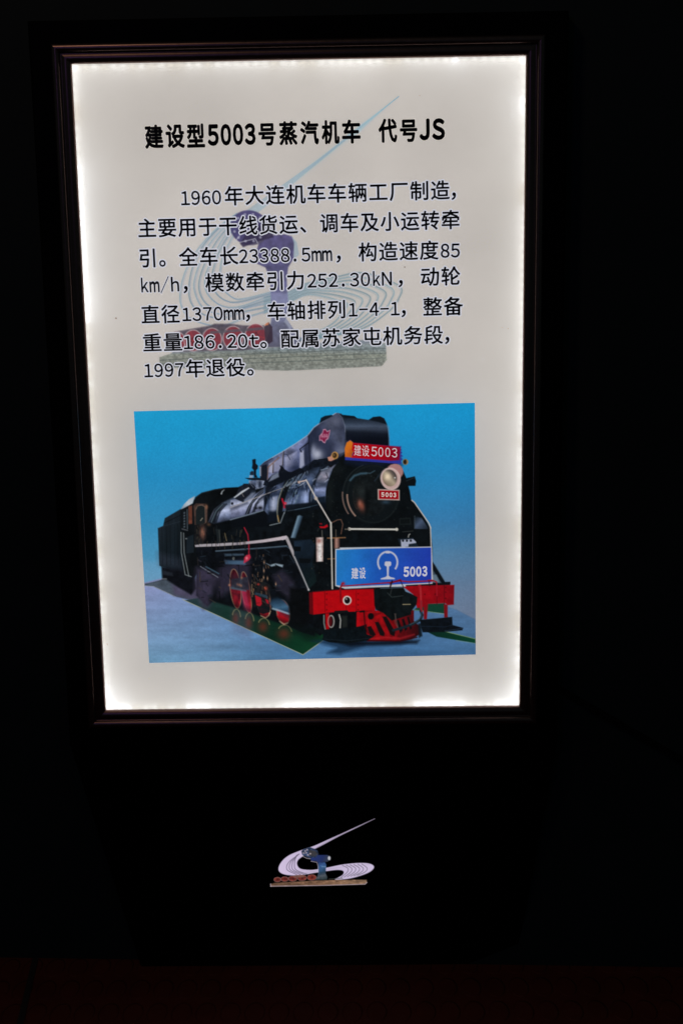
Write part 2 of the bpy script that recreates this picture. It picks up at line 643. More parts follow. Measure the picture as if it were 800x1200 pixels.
def grid_parts(pos, ink, ids, names, ny, nx, mat, parent, lab=None):
    """split one painted lattice of points into a mesh per part; each face belongs to one part"""
    fi = np.arange((ny - 1) * (nx - 1))
    r, c = fi // (nx - 1), fi % (nx - 1)
    a = r * nx + c
    quad = np.stack([a, a + nx, a + nx + 1, a + 1], 1)
    fid = ids[quad[:, 0]]
    out = {}
    for k, nm in names.items():
        q = quad[fid == k]
        if not len(q):
            continue
        u, inv = np.unique(q, return_inverse=True)
        inv = inv.reshape(q.shape)
        me = bpy.data.meshes.new(nm)
        me.vertices.add(len(u))
        me.vertices.foreach_set('co', pos[u].astype(np.float32).ravel())
        me.loops.add(inv.size)
        me.loops.foreach_set('vertex_index', inv.astype(np.int32).ravel())
        me.polygons.add(len(inv))
        me.polygons.foreach_set('loop_start', np.arange(0, inv.size, 4, dtype=np.int32))
        me.polygons.foreach_set('loop_total', np.full(len(inv), 4, np.int32))
        at = me.attributes.new('ink', 'FLOAT_COLOR', 'POINT')
        at.data.foreach_set('color', np.concatenate([ink[u], np.ones((len(u), 1))], 1).astype(np.float32).ravel())
        me.materials.append(mat)
        me.update(calc_edges=True)
        me.validate()
        o = bpy.data.objects.new(nm, me)
        COL.objects.link(o)
        o.parent = parent
        out[k] = o
    return out


# ---- the sheet with its pale printed emblem ------------------------------------------------
def panel_xyz(px, py, y=SHEET_Y):
    return hit(px, py, (0, y, 0), (0, 1, 0))


ex0, ez1 = panel_xyz(176, 104)[[0, 2]]
ex1, ez0 = panel_xyz(478, 440)[[0, 2]]
st = 0.0011
xs = np.concatenate([np.linspace(-HX - .0015, ex0, 56)[:-1], np.arange(ex0, ex1, st), np.linspace(ex1, HX + .0015, 90)])
zs = np.concatenate([np.linspace(Z1 + .0015, ez1, 24)[:-1], np.arange(ez1, ez0, -st), np.linspace(ez0, Z0 - .0015, 270)])
GX, GZ = np.meshgrid(xs, zs)
pos = np.stack([GX.ravel(), np.full(GX.size, SHEET_Y), GZ.ravel()], 1)
PX, PY = project(pos)
WHITE = (186, 180, 174)
cv = Canvas(PX, PY, WHITE)

# pale ribbons and beam (ghost of the emblem)
cv.V(180, 100, 2.667)
ice = (124, 150, 164)
for k in range(7):
    t = k / 6.0
    cv.line([(292 + 34 * t, 392 + 4 * t), (520 + 10 * t, 228 - 20 * t + 20 * t), (765, 35)], 1.0, ice, a=0.7, w2=0.5, soft=.7)
cv.poly([(600, 170), (590, 165), (765, 34), (640, 150)], (140, 170, 184), a=0.5)
cv.poly([(300, 392), (345, 360), (650, 120), (720, 70), (640, 150), (335, 392)], (160, 180, 190), a=0.35, soft=1)
cv.V(180, 220, 5.333)
L_ = [[(520, 160), (400, 250), (280, 380), (200, 520), (165, 680), (200, 790), (300, 845), (430, 862), (560, 815), (740, 760)],
      [(505, 175), (390, 270), (300, 380), (235, 530), (225, 690), (290, 780), (420, 815), (560, 775), (740, 740)],
      [(520, 180), (400, 290), (320, 400), (265, 540), (255, 640), (310, 750), (440, 790), (580, 748), (740, 715)],
      [(530, 190), (420, 300), (345, 420), (290, 560), (290, 660), (350, 740), (480, 765), (620, 730), (740, 690)],
      [(540, 200), (440, 310), (370, 440), (322, 560), (335, 660), (420, 735), (540, 742), (740, 670)],
      [(548, 205), (455, 320), (395, 440), (365, 560), (385, 650), (450, 705), (540, 712), (740, 660)],
      [(556, 210), (480, 330), (430, 440), (415, 540), (425, 620), (500, 690), (580, 690), (740, 650)]]
for i, P in enumerate(L_):
    cv.line(spline(P), 1.5, (104, 132, 146) if i % 2 else (122, 150, 164), a=0.78, soft=.7)
    Q = [(x + 9, y + 5) for x, y in P]
    cv.line(spline(Q), 0.8, (128, 140, 164), a=0.55, soft=.7)
cv.V(310, 220, 4.706)
for i in range(8):
    t = i / 7.0
    P = [(0, 690 - 85 * t), (120, 640 - 60 * t), (230, 590 - 62 * t), (330 + 70 * t, 600 - 110 * t), (400 + 150 * t, 620 - 150 * t),
         (455 + 285 * t, 640 - 100 * t), (430 + 310 * t, 690 - 80 * t), (380 + 300 * t, 745 - 60 * t), (300 + 230 * t, 790 - 10 * t), (150 + 150 * t, 850 - 20 * t)]
    cv.line(spline(P), 1.6, (106, 132, 142) if i % 2 else (122, 150, 160), a=0.78, soft=.7)
    cv.line(spline([(x - 8, y + 6) for x, y in P]), 0.8, (128, 144, 154), a=0.55, soft=.7)
# rail post and clock in violet blue
vio = grad((0, 240), (0, 880), [(0, (66, 60, 100)), (.4, (74, 72, 110)), (.7, (100, 104, 134)), (1, (76, 76, 96))], (310, 220, 4.706), noise=.25, nx=6, ny=6)
cv.poly([(-30, 300), (40, 262), (110, 256), (150, 268), (165, 300), (160, 390), (130, 440), (122, 500), (125, 560), (130, 640), (118, 720), (160, 780), (200, 830), (190, 880), (-10, 880), (25, 800), (40, 700), (34, 580), (30, 500), (5, 440), (-40, 420), (-55, 380)], vio, a=.88, soft=.9)
cv.poly([(150, 268), (178, 300), (190, 370), (160, 395), (162, 310)], (140, 160, 172), a=.7)
cv.poly([(34, 580), (128, 580), (132, 640), (40, 650)], (150, 150, 180), a=.45, soft=1.5)
cv.poly([(118, 720), (150, 770), (140, 780), (108, 740)], (165, 170, 185), a=.6, soft=1)
cv.V(180, 220, 5.333)
cv.ell((600, 250), 122, 108, grad((500, 150), (720, 330), [(0, (64, 58, 102)), (.6, (54, 50, 90)), (1, (92, 86, 92))], (180, 220, 5.333), noise=.2, nx=5, ny=5), rot=18, a=.88, soft=.9)
cv.poly([(610, 230), (745, 250), (748, 310), (640, 340), (560, 372), (540, 350)], (52, 46, 70), a=.9, soft=.9)
for i in range(12):
    an = math.radians(i * 30 + 14)
    cv.ell((598 + 96 * math.cos(an), 250 + 86 * math.sin(an)), 8, 8, (170, 170, 185), a=.65)
cv.line([(505, 340), (545, 292), (600, 262)], 0.9, (178, 178, 190), a=.8)
cv.line([(545, 340), (635, 318), (650, 345)], 0.9, (178, 178, 190), a=.8)
cv.poly([(640, 320), (800, 300), (800, 500), (640, 470)], (72, 62, 105), a=.0)
# red driving wheels and the stone base
stone = grad((0, 1010), (0, 1150), [(0, (116, 126, 128)), (.25, (124, 128, 118)), (1, (118, 122, 116))], (180, 220, 5.333), noise=.3, nx=2.6, ny=1.8)
cv.poly([(105, 1050), (120, 1025), (330, 1018), (780, 1000), (800, 985), (1480, 940), (1475, 960), (800, 1040)], (104, 114, 126), a=.8, soft=1)
cv.V(180, 100, 2.667)
cv.poly([(18, 850), (55, 838), (300, 822), (725, 806), (728, 858), (712, 878), (420, 892), (20, 882)], stone, a=.9, soft=.8)
for yy in (0, 1, 2):
    cv.line([(20, 860 + 11 * yy), (300, 840 + 14 * yy), (724, 822 + 15 * yy)], 0.7, (70, 78, 78), a=.75)
for i in range(34):
    x = 30 + i * 20.5
    yb = 856 - 0.052 * (x - 20)
    o = (i % 2) * 13
    cv.line([(x, yb + o), (x, yb + 12 + o)], 0.6, (72, 80, 80), a=.6)
cv.V(180, 220, 5.333)
cv.poly([(130, 900), (360, 860), (380, 850), (480, 850), (560, 860), (690, 860), (700, 1000), (560, 1015), (130, 1025)], rough((70, 62, 74), .3), a=.85, soft=1)
for cx_, cy_, r_ in [(145, 962, 62), (248, 955, 66), (365, 948, 70), (497, 938, 72), (638, 925, 76)]:
    cv.ell((cx_, cy_), r_ * .86, r_, (132, 46, 56), a=.72)
    cv.ell((cx_, cy_), r_ * .86, r_, (200, 192, 192), a=.6, ring=1.2)
    cv.ell((cx_, cy_), r_ * .25, r_ * .3, (74, 40, 48), a=.8)
    for q in range(6):
        an = q * math.pi / 3 + .2
        cv.line([(cx_, cy_), (cx_ + r_ * .75 * math.cos(an), cy_ + r_ * .85 * math.sin(an))], 1.0, (164, 62, 66), a=.6)
cv.line([(360, 905), (680, 880)], 3.2, (86, 84, 92), a=.75)
cv.poly([(690, 870), (718, 840), (742, 870), (745, 960), (700, 990)], (56, 44, 56), a=.9)
cv.poly([(690, 862), (705, 845), (722, 842), (716, 858)], (196, 120, 86), a=.9)

# dust and small blemishes on the sheet
cv.V(0, 0, 1)
rs = random.Random(5)
for x, y, r, c in [(136, 373, 1.0, (96, 84, 78)), (474, 313, .9, (110, 100, 92)), (588, 384, .7, (140, 132, 126)), (595, 385, .6, (140, 132, 126)), (565, 421, 1.6, (206, 204, 200)),
                   (492, 112, .7, (140, 134, 128)), (503, 130, 1.0, (200, 196, 190)), (126, 755, .8, (120, 110, 104))]:
    cv.ell((x, y), r, r, c, a=.8)
for i in range(26):
    cv.ell((rs.uniform(110, 600), rs.uniform(90, 815)), rs.uniform(.4, .8), rs.uniform(.4, .8), rs.choice([(150, 144, 138), (205, 202, 198)]), a=.6)
ink = 0.83 * lin(cv.C) / BASE[None]
ghost = cv.K > 0.02
_c = np.array([(p[0], p[2]) for p in (panel_xyz(180, 104), panel_xyz(476, 438))])
ghost &= (pos[:, 0] > _c[0, 0]) & (pos[:, 0] < _c[1, 0]) & (pos[:, 2] < _c[0, 1]) & (pos[:, 2] > _c[1, 1])
ids = ghost.astype(np.int32)
# the locomotive picture's four corners on the sheet; the sheet is cut away behind it
PIC = [panel_xyz(x, y, SHEET_Y - 0.0002) for x, y in ((157, 482), (556, 472), (557, 767), (175, 777))]
_q = homography([(p[0], p[2]) for p in PIC], [(0, 0), (1, 0), (1, 1), (0, 1)])
_uvw = np.stack([pos[:, 0], pos[:, 2], np.ones(len(pos))], 1) @ _q.T
_u, _v = _uvw[:, 0] / _uvw[:, 2], _uvw[:, 1] / _uvw[:, 2]
ids[(_u > .008) & (_u < .988) & (_v > .012) & (_v < .984)] = 2
M_SHEET_PARTS = grid_parts(pos, ink, ids, {0: 'lit_sheet', 1: 'printed_emblem'}, len(zs), len(xs), M_PRINT, root)
sheet = M_SHEET_PARTS[0]
M_SHEET_PARTS[1].parent = sheet
M_SHEET_PARTS[1]['label'] = 'pale emblem of ribbons, clock and red wheels behind the text'

# ---- the printed picture of the locomotive ------------------------------------------------
NX, NY = 660, 500
uu, vw = np.meshgrid(np.linspace(0, 1, NX), np.linspace(0, 1, NY))
uu, vw = uu.ravel()[:, None], vw.ravel()[:, None]
pos = PIC[0] * (1 - uu) * (1 - vw) + PIC[1] * uu * (1 - vw) + PIC[2] * uu * vw + PIC[3] * (1 - uu) * vw
PX, PY = project(pos)
cv = Canvas(PX, PY, (40, 140, 190))
NAMES = {0: 'studio_backdrop', 1: 'studio_floor', 2: 'green_carpet', 3: 'tender', 4: 'driver_cab', 5: 'boiler', 6: 'chimney_casing',
         7: 'smokebox', 8: 'underframe', 9: 'red_wheels', 10: 'buffer_beam', 11: 'cowcatcher', 12: 'name_banner', 13: 'number_plate',
         14: 'headlight', 15: 'blue_signboard', 16: 'coupler', 17: 'footstep', 18: 'footstep', 19: 'green_carpet'}
VA, VB, VC = (160, 550, 6.154), (270, 480, 6.154), (380, 475, 6.154)
VD, VE, VF = (240, 620, 6.154), (345, 590, 6.154), (430, 620, 6.154)
VG, VK, VL, VM, VN = (345, 660, 6.154), (330, 540, 11.43), (270, 530, 11.43), (270, 650, 10.0), (410, 690, 6.154)


def sky_col(X, Y):
    yl = [472, 520, 560, 610, 650, 690, 730, 780]
    L = np.array([(28, 160, 212), (30, 152, 206), (36, 142, 196), (52, 142, 190), (72, 146, 186), (104, 152, 188), (110, 150, 186), (110, 150, 186)], float)
    R = np.array([(22, 146, 202), (26, 138, 196), (36, 130, 186), (54, 120, 170), (80, 122, 158), (98, 121, 150), (106, 120, 145), (106, 120, 145)], float)
    t = np.clip((X - 165) / 390, 0, 1)[:, None]
    l = np.stack([np.interp(Y, yl, L[:, i]) for i in range(3)], 1)
    r = np.stack([np.interp(Y, yl, R[:, i]) for i in range(3)], 1)
    c = l * (1 - t) + r * t
    return c * (1 + .02 * (2 * vnoise(X, Y, 40, 30, 5) - 1))[:, None]


def floor_col(X, Y):
    t = np.clip((X - 165) / 390, 0, 1)
    s_ = np.clip((Y - 685) / 90, 0, 1)
    xs_ = [0, .2, .45, .7, 1]
    T = np.array([(134, 142, 184), (116, 136, 180), (84, 120, 164), (70, 108, 150), (86, 116, 154)], float)
    B = np.array([(108, 150, 182), (100, 142, 178), (76, 120, 162), (56, 98, 142), (66, 108, 150)], float)
    a = np.stack([np.interp(t, xs_, T[:, i]) for i in range(3)], 1)
    b = np.stack([np.interp(t, xs_, B[:, i]) for i in range(3)], 1)
    c = a * (1 - s_[:, None]) + b * s_[:, None]
    return c * (1 + .13 * (2 * vnoise(X, Y, 46, 7, 8) - 1) + .05 * (2 * vnoise(X, Y, 6, 2.5, 9) - 1))[:, None]


cv.poly([(100, 400), (700, 400), (700, 900), (100, 900)], sky_col, raw=True, id=0)
# faint hall corner low on the left
cv.V(*VA)
cv.poly([(0, 640), (120, 670), (200, 640), (260, 900), (0, 900)], (112, 156, 188), a=.35, soft=3)
cv.V(0, 0, 1)
cv.poly([(150, 686), (168, 683), (192, 677), (400, 690), (520, 709), (534, 714.5), (556, 726), (570, 733), (570, 800), (150, 800)], floor_col, id=1)
cv.line([(534, 714.5), (556, 726), (570, 733)], 1.2, (74, 104, 140), a=.6, soft=1)
# raised slab under the tender
cv.V(*VA)
cv.poly([(55, 838), (62, 824), (130, 810), (205, 788), (330, 790), (560, 840), (620, 1000), (560, 980), (270, 915), (120, 845)], rough((66, 76, 88), .22, 9, 5), id=1)
cv.line([(52, 840), (125, 845), (280, 918)], .8, (150, 156, 168), a=.8)
cv.poly([(255, 830), (450, 770), (700, 720), (740, 900), (640, 1000), (270, 905)], rough((72, 65, 90), .25, 6, 10, 4), a=.8, soft=3)  # purple haze: the cover's reflection painted into the print
# green carpet
cv.V(0, 0, 1)
carpet = grad((220, 700), (375, 765), [(0, (38, 56, 62)), (.3, (22, 50, 44)), (.65, (9, 40, 28)), (1, (11, 52, 30))], noise=.15, nx=14, ny=5)
cv.poly([(216, 703.5), (262, 696), (330, 705), (400, 735), (378, 751), (355, 767.3)], carpet, id=2)
cv.line([(214, 702.5), (355, 767.3), (378, 751)], .9, (160, 166, 148), a=.9, soft=.4)
cv.V(*VF)
cv.poly([(330, 585), (400, 540), (560, 535), (560, 610), (420, 596)], (14, 58, 42), id=19)
cv.line([(330, 582), (420, 592), (556, 612)], .7, (150, 170, 140), a=.7)
cv.poly([(430, 740), (560, 738), (800, 796), (800, 826), (640, 800), (500, 776)], grad((450, 750), (790, 800), [(0, (8, 34, 28)), (1, (10, 62, 40))], VF), id=19)
cv.line([(560, 738), (800, 797)], .8, (150, 170, 110), a=.7)
cv.line([(640, 803), (800, 828)], .6, (140, 160, 120), a=.5)
# soft dark under the front
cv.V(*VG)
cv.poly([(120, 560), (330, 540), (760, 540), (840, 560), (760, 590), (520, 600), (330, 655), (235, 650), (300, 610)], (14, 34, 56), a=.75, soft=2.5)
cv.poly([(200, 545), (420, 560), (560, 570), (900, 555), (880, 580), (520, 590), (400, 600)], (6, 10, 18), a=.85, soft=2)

# --- body masses, nearly black
dark = rough((10, 14, 18), .5, 5, 5)
cv.V(*VA)
cv.poly([(155, 425), (192, 408), (205, 352), (320, 285), (420, 300), (430, 720), (400, 780), (300, 735), (182, 702), (165, 694)],
        grad((150, 400), (430, 640), [(0, (26, 34, 42)), (.35, (20, 28, 34)), (.7, (14, 22, 28)), (1, (10, 14, 20))], VA, noise=.25, nx=2, ny=40), id=3)
cv.poly([(180, 700), (320, 725), (420, 740), (430, 860), (395, 905), (300, 850), (250, 818), (216, 796), (186, 796)], rough((12, 14, 20), .4), id=3, soft=1.2)
cv.poly([(150, 600), (320, 640), (330, 720), (165, 695)], (56, 62, 78), a=.38, soft=4)
cv.line([(205, 385), (320, 330)], .9, (8, 10, 14), a=.7)
cv.line([(155, 425), (192, 410), (320, 375)], .7, (40, 50, 60), a=.6)
for x in (185, 215, 245, 275, 300):
    cv.line([(x, 420 - (x - 185) * .2), (x + 4, 690)], .5, (6, 9, 12), a=.55)
cv.poly([(190, 730), (260, 745), (265, 770), (190, 760)], (44, 50, 60), a=.5, soft=1)
cv.line([(188, 790), (215, 790)], 1.6, (120, 126, 130), a=.6)
# boiler, cab and everything above the running plate
cv.V(0, 0, 1)
body = [(226, 598), (227, 586), (236, 579), (252, 573.5), (264, 571.5), (280, 571)]
cv.V(*VB)
top = [tuple(q) for q in cv.pt([(60, 566), (75, 555), (100, 540), (140, 545), (150, 520), (215, 505), (245, 400), (300, 560), (480, 640), (600, 400), (800, 350), (900, 360)])]
cv.V(0, 0, 1)
cv.poly(body + top + [(440, 600), (470, 640), (440, 700), (375, 745), (330, 715), (262, 690), (232, 680)], dark, id=5)
# cab
cv.V(*VA)
cv.poly([(318, 290), (345, 250), (380, 215), (422, 192), (405, 250), (390, 262)], grad((320, 290), (420, 195), [(0, (120, 136, 152)), (.5, (186, 196, 206)), (1, (150, 162, 174))], VA), id=4)
cv.poly([(318, 292), (405, 245), (425, 200), (470, 168), (560, 145), (640, 134), (745, 128), (760, 200), (700, 400), (560, 560), (420, 780), (340, 740), (318, 460)],
        grad((330, 300), (640, 380), [(0, (12, 16, 20)), (.5, (10, 13, 16)), (1, (6, 9, 12))], VA, noise=.4), id=4)
cv.line([(612, 176), (618, 160), (632, 148)], 1.6, (176, 184, 190), a=.85, w2=.6)
cv.line([(425, 205), (470, 172), (560, 148), (640, 136)], .8, (40, 50, 58), a=.7)
cv.poly([(374, 264), (402, 262), (402, 392), (376, 396)], rough((104, 56, 42), .3), a=.9)
cv.poly([(326, 300), (372, 268), (374, 420), (330, 450)], (14, 18, 22), a=.9)
for i in range(6):
    cv.poly([(340, 310 + i * 20), (352, 306 + i * 20), (352, 318 + i * 20), (340, 322 + i * 20)], (110, 124, 136), a=.55)
cv.line([(366, 290), (368, 430)], 1.0, (90, 100, 108), a=.7)
cv.line([(330, 430), (368, 440)], 1.4, (96, 100, 106), a=.6)
cv.poly([(412, 262), (430, 246), (498, 248), (512, 262), (510, 380), (488, 400), (420, 400)], rough((70, 52, 46), .4), a=.95)
cv.poly([(428, 290), (440, 264), (470, 258), (494, 270), (498, 380), (470, 410), (428, 396)], (22, 28, 30))
cv.line([(428, 290), (440, 264), (470, 258), (494, 270), (498, 380)], .9, (112, 92, 80), a=.7)
cv.poly([(420, 400), (512, 390), (500, 500), (440, 560), (418, 560)], rough((20, 20, 22), .5), a=.9)
cv.blob((478, 455), 18, 40, (170, 104, 84), a=.85)
cv.blob((505, 270), 10, 16, (150, 100, 74), a=.7)
cv.blob((522, 395), 14, 14, (120, 84, 60), a=.6)
cv.line([(462, 370), (476, 352)], .8, (180, 170, 150), a=.8)
cv.line([(322, 455), (324, 600), (352, 760), (395, 774)], 1.1, (116, 124, 126), a=.85)
cv.line([(340, 460), (344, 600), (378, 770)], 1.1, (116, 124, 126), a=.85)
cv.poly([(362, 490), (412, 470), (414, 600), (360, 606)], (26, 36, 44), a=.7)
cv.line([(356, 500), (362, 500)], 1.5, (130, 136, 140), a=.7)

# --- the boiler's lit barrel, left part
cv.V(*VA)
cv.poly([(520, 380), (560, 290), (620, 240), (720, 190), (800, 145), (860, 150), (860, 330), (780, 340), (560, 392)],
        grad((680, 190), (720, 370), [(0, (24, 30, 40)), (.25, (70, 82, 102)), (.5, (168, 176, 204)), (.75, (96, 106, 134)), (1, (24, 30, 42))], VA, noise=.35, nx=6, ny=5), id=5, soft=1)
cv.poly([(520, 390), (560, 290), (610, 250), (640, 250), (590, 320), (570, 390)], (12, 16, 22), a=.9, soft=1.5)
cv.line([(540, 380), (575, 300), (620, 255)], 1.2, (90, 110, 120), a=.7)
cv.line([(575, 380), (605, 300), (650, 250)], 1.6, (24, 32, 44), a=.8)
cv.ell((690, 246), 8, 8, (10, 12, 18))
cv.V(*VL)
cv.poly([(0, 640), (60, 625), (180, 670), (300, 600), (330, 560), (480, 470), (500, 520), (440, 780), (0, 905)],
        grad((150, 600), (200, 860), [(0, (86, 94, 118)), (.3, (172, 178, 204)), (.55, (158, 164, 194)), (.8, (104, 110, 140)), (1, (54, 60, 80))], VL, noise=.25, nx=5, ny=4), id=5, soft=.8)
cv.poly([(0, 740), (230, 660), (240, 690), (60, 770), (0, 790)], (34, 38, 52), a=.55, soft=1.5)
cv.ell((25, 686), 16, 18, (12, 14, 20))
# dark hoops
hoop = [(196, 830), (240, 720), (330, 590), (470, 475), (495, 490), (400, 570), (300, 690), (250, 830)]
cv.poly(hoop, (12, 16, 24), a=.92)
cv.line([(220, 825), (262, 720), (345, 600), (470, 490)], .7, (150, 160, 176), a=.6)
cv.poly([(285, 810), (330, 690), (380, 620), (470, 560), (440, 640), (360, 700), (330, 800)], (24, 28, 38), a=.85)
cv.poly([(375, 730), (385, 650), (440, 610), (445, 740)], (140, 148, 172), a=.75, soft=1)
cv.blob((400, 745), 30, 22, (8, 10, 14), a=.95)
cv.blob((345, 750), 20, 16, (12, 14, 18), a=.9)
cv.line([(0, 905), (200, 850), (440, 780)], 1.2, (120, 136, 150), a=.85)
cv.poly([(0, 915), (440, 790), (520, 800), (520, 1000), (0, 1000)], (8, 11, 16), a=.85, soft=1)
# sandbox / dome hatch
cv.poly([(105, 500), (115, 460), (160, 440), (180, 420), (240, 420), (250, 470), (300, 480), (250, 580), (170, 670), (60, 620)], rough((22, 26, 36), .4), soft=.6, id=5)
cv.poly([(45, 605), (150, 520), (245, 470), (255, 480), (160, 545), (60, 612)], (196, 202, 210), a=.95)
cv.line([(150, 545), (178, 592)], .8, (150, 140, 136), a=.7)
cv.poly([(180, 640), (290, 545), (330, 540), (290, 600), (200, 660)], (110, 118, 138), a=.85, soft=1)
# valve and whistle
cv.poly([(292, 100), (325, 88), (340, 95), (340, 150), (370, 180), (365, 220), (345, 240), (345, 300), (365, 340), (318, 340), (312, 240), (288, 210), (296, 160)], (12, 18, 28))
cv.poly([(262, 270), (285, 250), (310, 255), (318, 290), (310, 310), (262, 306)], (24, 36, 54))
cv.poly([(255, 308), (305, 308), (300, 345), (248, 345)], (140, 154, 178), a=.9)
cv.poly([(195, 345), (320, 342), (500, 345), (500, 378), (320, 380), (245, 366)], (12, 16, 24))
cv.poly([(248, 378), (350, 372), (480, 380), (500, 440), (440, 470), (330, 500), (250, 440)], grad((250, 400), (490, 430), [(0, (120, 132, 158)), (.3, (66, 76, 100)), (.6, (150, 160, 184)), (1, (110, 120, 146))], VL, noise=.4, nx=2, ny=2), id=5)
cv.ell((395, 430), 28, 52, (36, 42, 58))
cv.ell((395, 430), 20, 42, (84, 94, 116), ring=.8)
cv.poly([(250, 410), (300, 430), (340, 470), (330, 510), (270, 490), (240, 440)], (16, 20, 30), a=.95)
cv.line([(265, 420), (310, 470)], .8, (120, 130, 150), a=.6)

cv.V(*VB)
# --- middle boiler between casing and smokebox
cv.V(*VB)
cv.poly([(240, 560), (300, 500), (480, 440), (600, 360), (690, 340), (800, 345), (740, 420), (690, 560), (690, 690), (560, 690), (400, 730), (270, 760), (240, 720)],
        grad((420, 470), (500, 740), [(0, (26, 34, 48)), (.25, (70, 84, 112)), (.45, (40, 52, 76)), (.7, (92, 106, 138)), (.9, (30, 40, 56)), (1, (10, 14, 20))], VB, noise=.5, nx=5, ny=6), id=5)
cv.V(*VL)
cv.poly([(470, 480), (520, 400), (640, 330), (800, 300), (800, 420), (680, 470), (560, 540), (500, 640), (450, 800), (455, 620)], (12, 16, 24), a=.9, soft=1)
cv.poly([(530, 520), (600, 440), (720, 390), (690, 480), (620, 560), (540, 600)], grad((560, 500), (700, 420), [(0, (40, 50, 72)), (.6, (78, 90, 122)), (1, (50, 60, 84))], VL, noise=.3), a=.9, soft=1)
cv.poly([(500, 660), (560, 600), (640, 580), (630, 690), (610, 790), (560, 800), (510, 780)], grad((510, 690), (640, 690), [(0, (60, 72, 98)), (.5, (176, 184, 210)), (1, (110, 122, 150))], VL, noise=.2), a=.95, soft=1.2)
cv.poly([(500, 790), (640, 780), (640, 920), (500, 940)], (12, 18, 28), a=.9, soft=2)
cv.poly([(690, 500), (800, 350), (820, 420), (750, 560), (700, 760), (680, 930), (640, 930), (640, 700)], (10, 13, 16), a=.95, soft=.7)
cv.line([(640, 930), (625, 800), (640, 640), (690, 500), (800, 350)], 1.3, (128, 128, 112), a=.8)
cv.line([(655, 940), (632, 850)], 1.0, (170, 130, 70), a=.8)
cv.line([(720, 820), (750, 740), (780, 620)], .9, (120, 130, 140), a=.7)
cv.line([(528, 978), (670, 945), (720, 810)], 1.0, (140, 152, 158), a=.8)
cv.poly([(682, 612), (704, 620), (712, 660), (752, 672), (748, 745), (714, 752), (708, 700), (684, 640)], (170, 24, 46))
cv.blob((735, 700), 9, 24, (226, 130, 150), a=.8)
# long thin handrail
cv.line([(0, 740), (300, 625), (500, 550), (700, 480), (800, 425), (925, 372)], .9, (156, 150, 150), a=.85, soft=.4)
# pipework
cv.V(*VK)
rb = random.Random(11)
for i in range(9):
    o = i * 26
    c = [(92, 112, 132), (16, 20, 28), (128, 142, 158)][i % 3]
    cv.line([(20 + o, 360 - o * .3), (150 + o * .9, 190 - o * .35), (300 + o, 70 - o * .3), (400 + o, -20)], 1.1 if i % 3 == 1 else .7, c, a=.8, soft=.5)
for i in range(40):
    x, y = rb.uniform(90, 260), rb.uniform(230, 560)
    l = rb.uniform(10, 60)
    c = rb.choice([(12, 18, 26), (14, 20, 28), (120, 138, 150), (70, 90, 110), (26, 40, 56)])
    cv.line([(x, y), (x - l * .4, y + l)], rb.uniform(.6, 1.6), c, a=.8)
cv.poly([(200, 560), (260, 420), (380, 380), (375, 560), (240, 590)], grad((220, 480), (390, 480), [(0, (54, 68, 96)), (.6, (132, 146, 182)), (1, (84, 98, 132))], VK, noise=.3, nx=4, ny=6), a=.9, soft=1.5)
cv.poly([(360, 620), (365, 430), (410, 330), (440, 240), (500, 130), (620, 10), (680, 20), (560, 130), (470, 250), (430, 400), (400, 620)], (16, 22, 32), a=.92, soft=1)
cv.line([(392, 600), (396, 470), (430, 330)], 1.0, (110, 126, 150), a=.7)
cv.poly([(440, 480), (440, 380), (470, 250), (530, 140), (640, 90), (730, 40), (650, 160), (600, 300), (580, 470), (500, 500)],
        grad((560, 130), (500, 480), [(0, (96, 100, 118)), (.22, (150, 146, 164)), (.5, (66, 76, 98)), (.75, (132, 144, 184)), (1, (66, 80, 112))], VK, noise=.25, nx=6, ny=4), soft=1.2)
cv.poly([(450, 330), (600, 290), (590, 340), (460, 370)], (40, 48, 66), a=.6, soft=1.6)
cv.poly([(440, 490), (580, 480), (585, 570), (380, 610), (380, 560)], (14, 24, 36), a=.92, soft=1)
cv.poly([(40, 590), (380, 560), (590, 560), (600, 640), (60, 680)], (10, 15, 22), a=.9, soft=1)
for i in range(26):
    x = 80 + i * 12
    cv.ell((x, 672 - i * 2.1), 3, 3, (110, 132, 150), a=.55)
cv.line([(180, 655), (330, 625), (480, 590)], .7, (70, 96, 116), a=.6)
cv.V(*VB)
for i in range(70):
    x = rb.uniform(250, 690)
    y = 470 - (x - 300) * .25 + rb.uniform(-30, 150)
    l, an = rb.uniform(8, 50), rb.choice([-.65, -.7, -.6, 1.2, 1.4, -.3])
    cv.line([(x, y), (x + l * math.cos(an), y + l * math.sin(an))], rb.uniform(.5, 1.5), rb.choice([(8, 11, 16), (8, 11, 16), (14, 18, 26), (100, 116, 136), (60, 76, 98), (150, 160, 178)]), a=rb.uniform(.4, .9), soft=.45)
cv.V(*VK)
cv.poly([(610, 10), (700, 0), (720, 40), (660, 90), (620, 60)], (14, 14, 18))

cv.V(*VB)
cv.poly([(235, 545), (262, 470), (420, 420), (600, 340), (720, 340), (860, 330), (860, 380), (600, 420), (300, 560)], rough((14, 19, 28), .5, 3, 3), id=5)
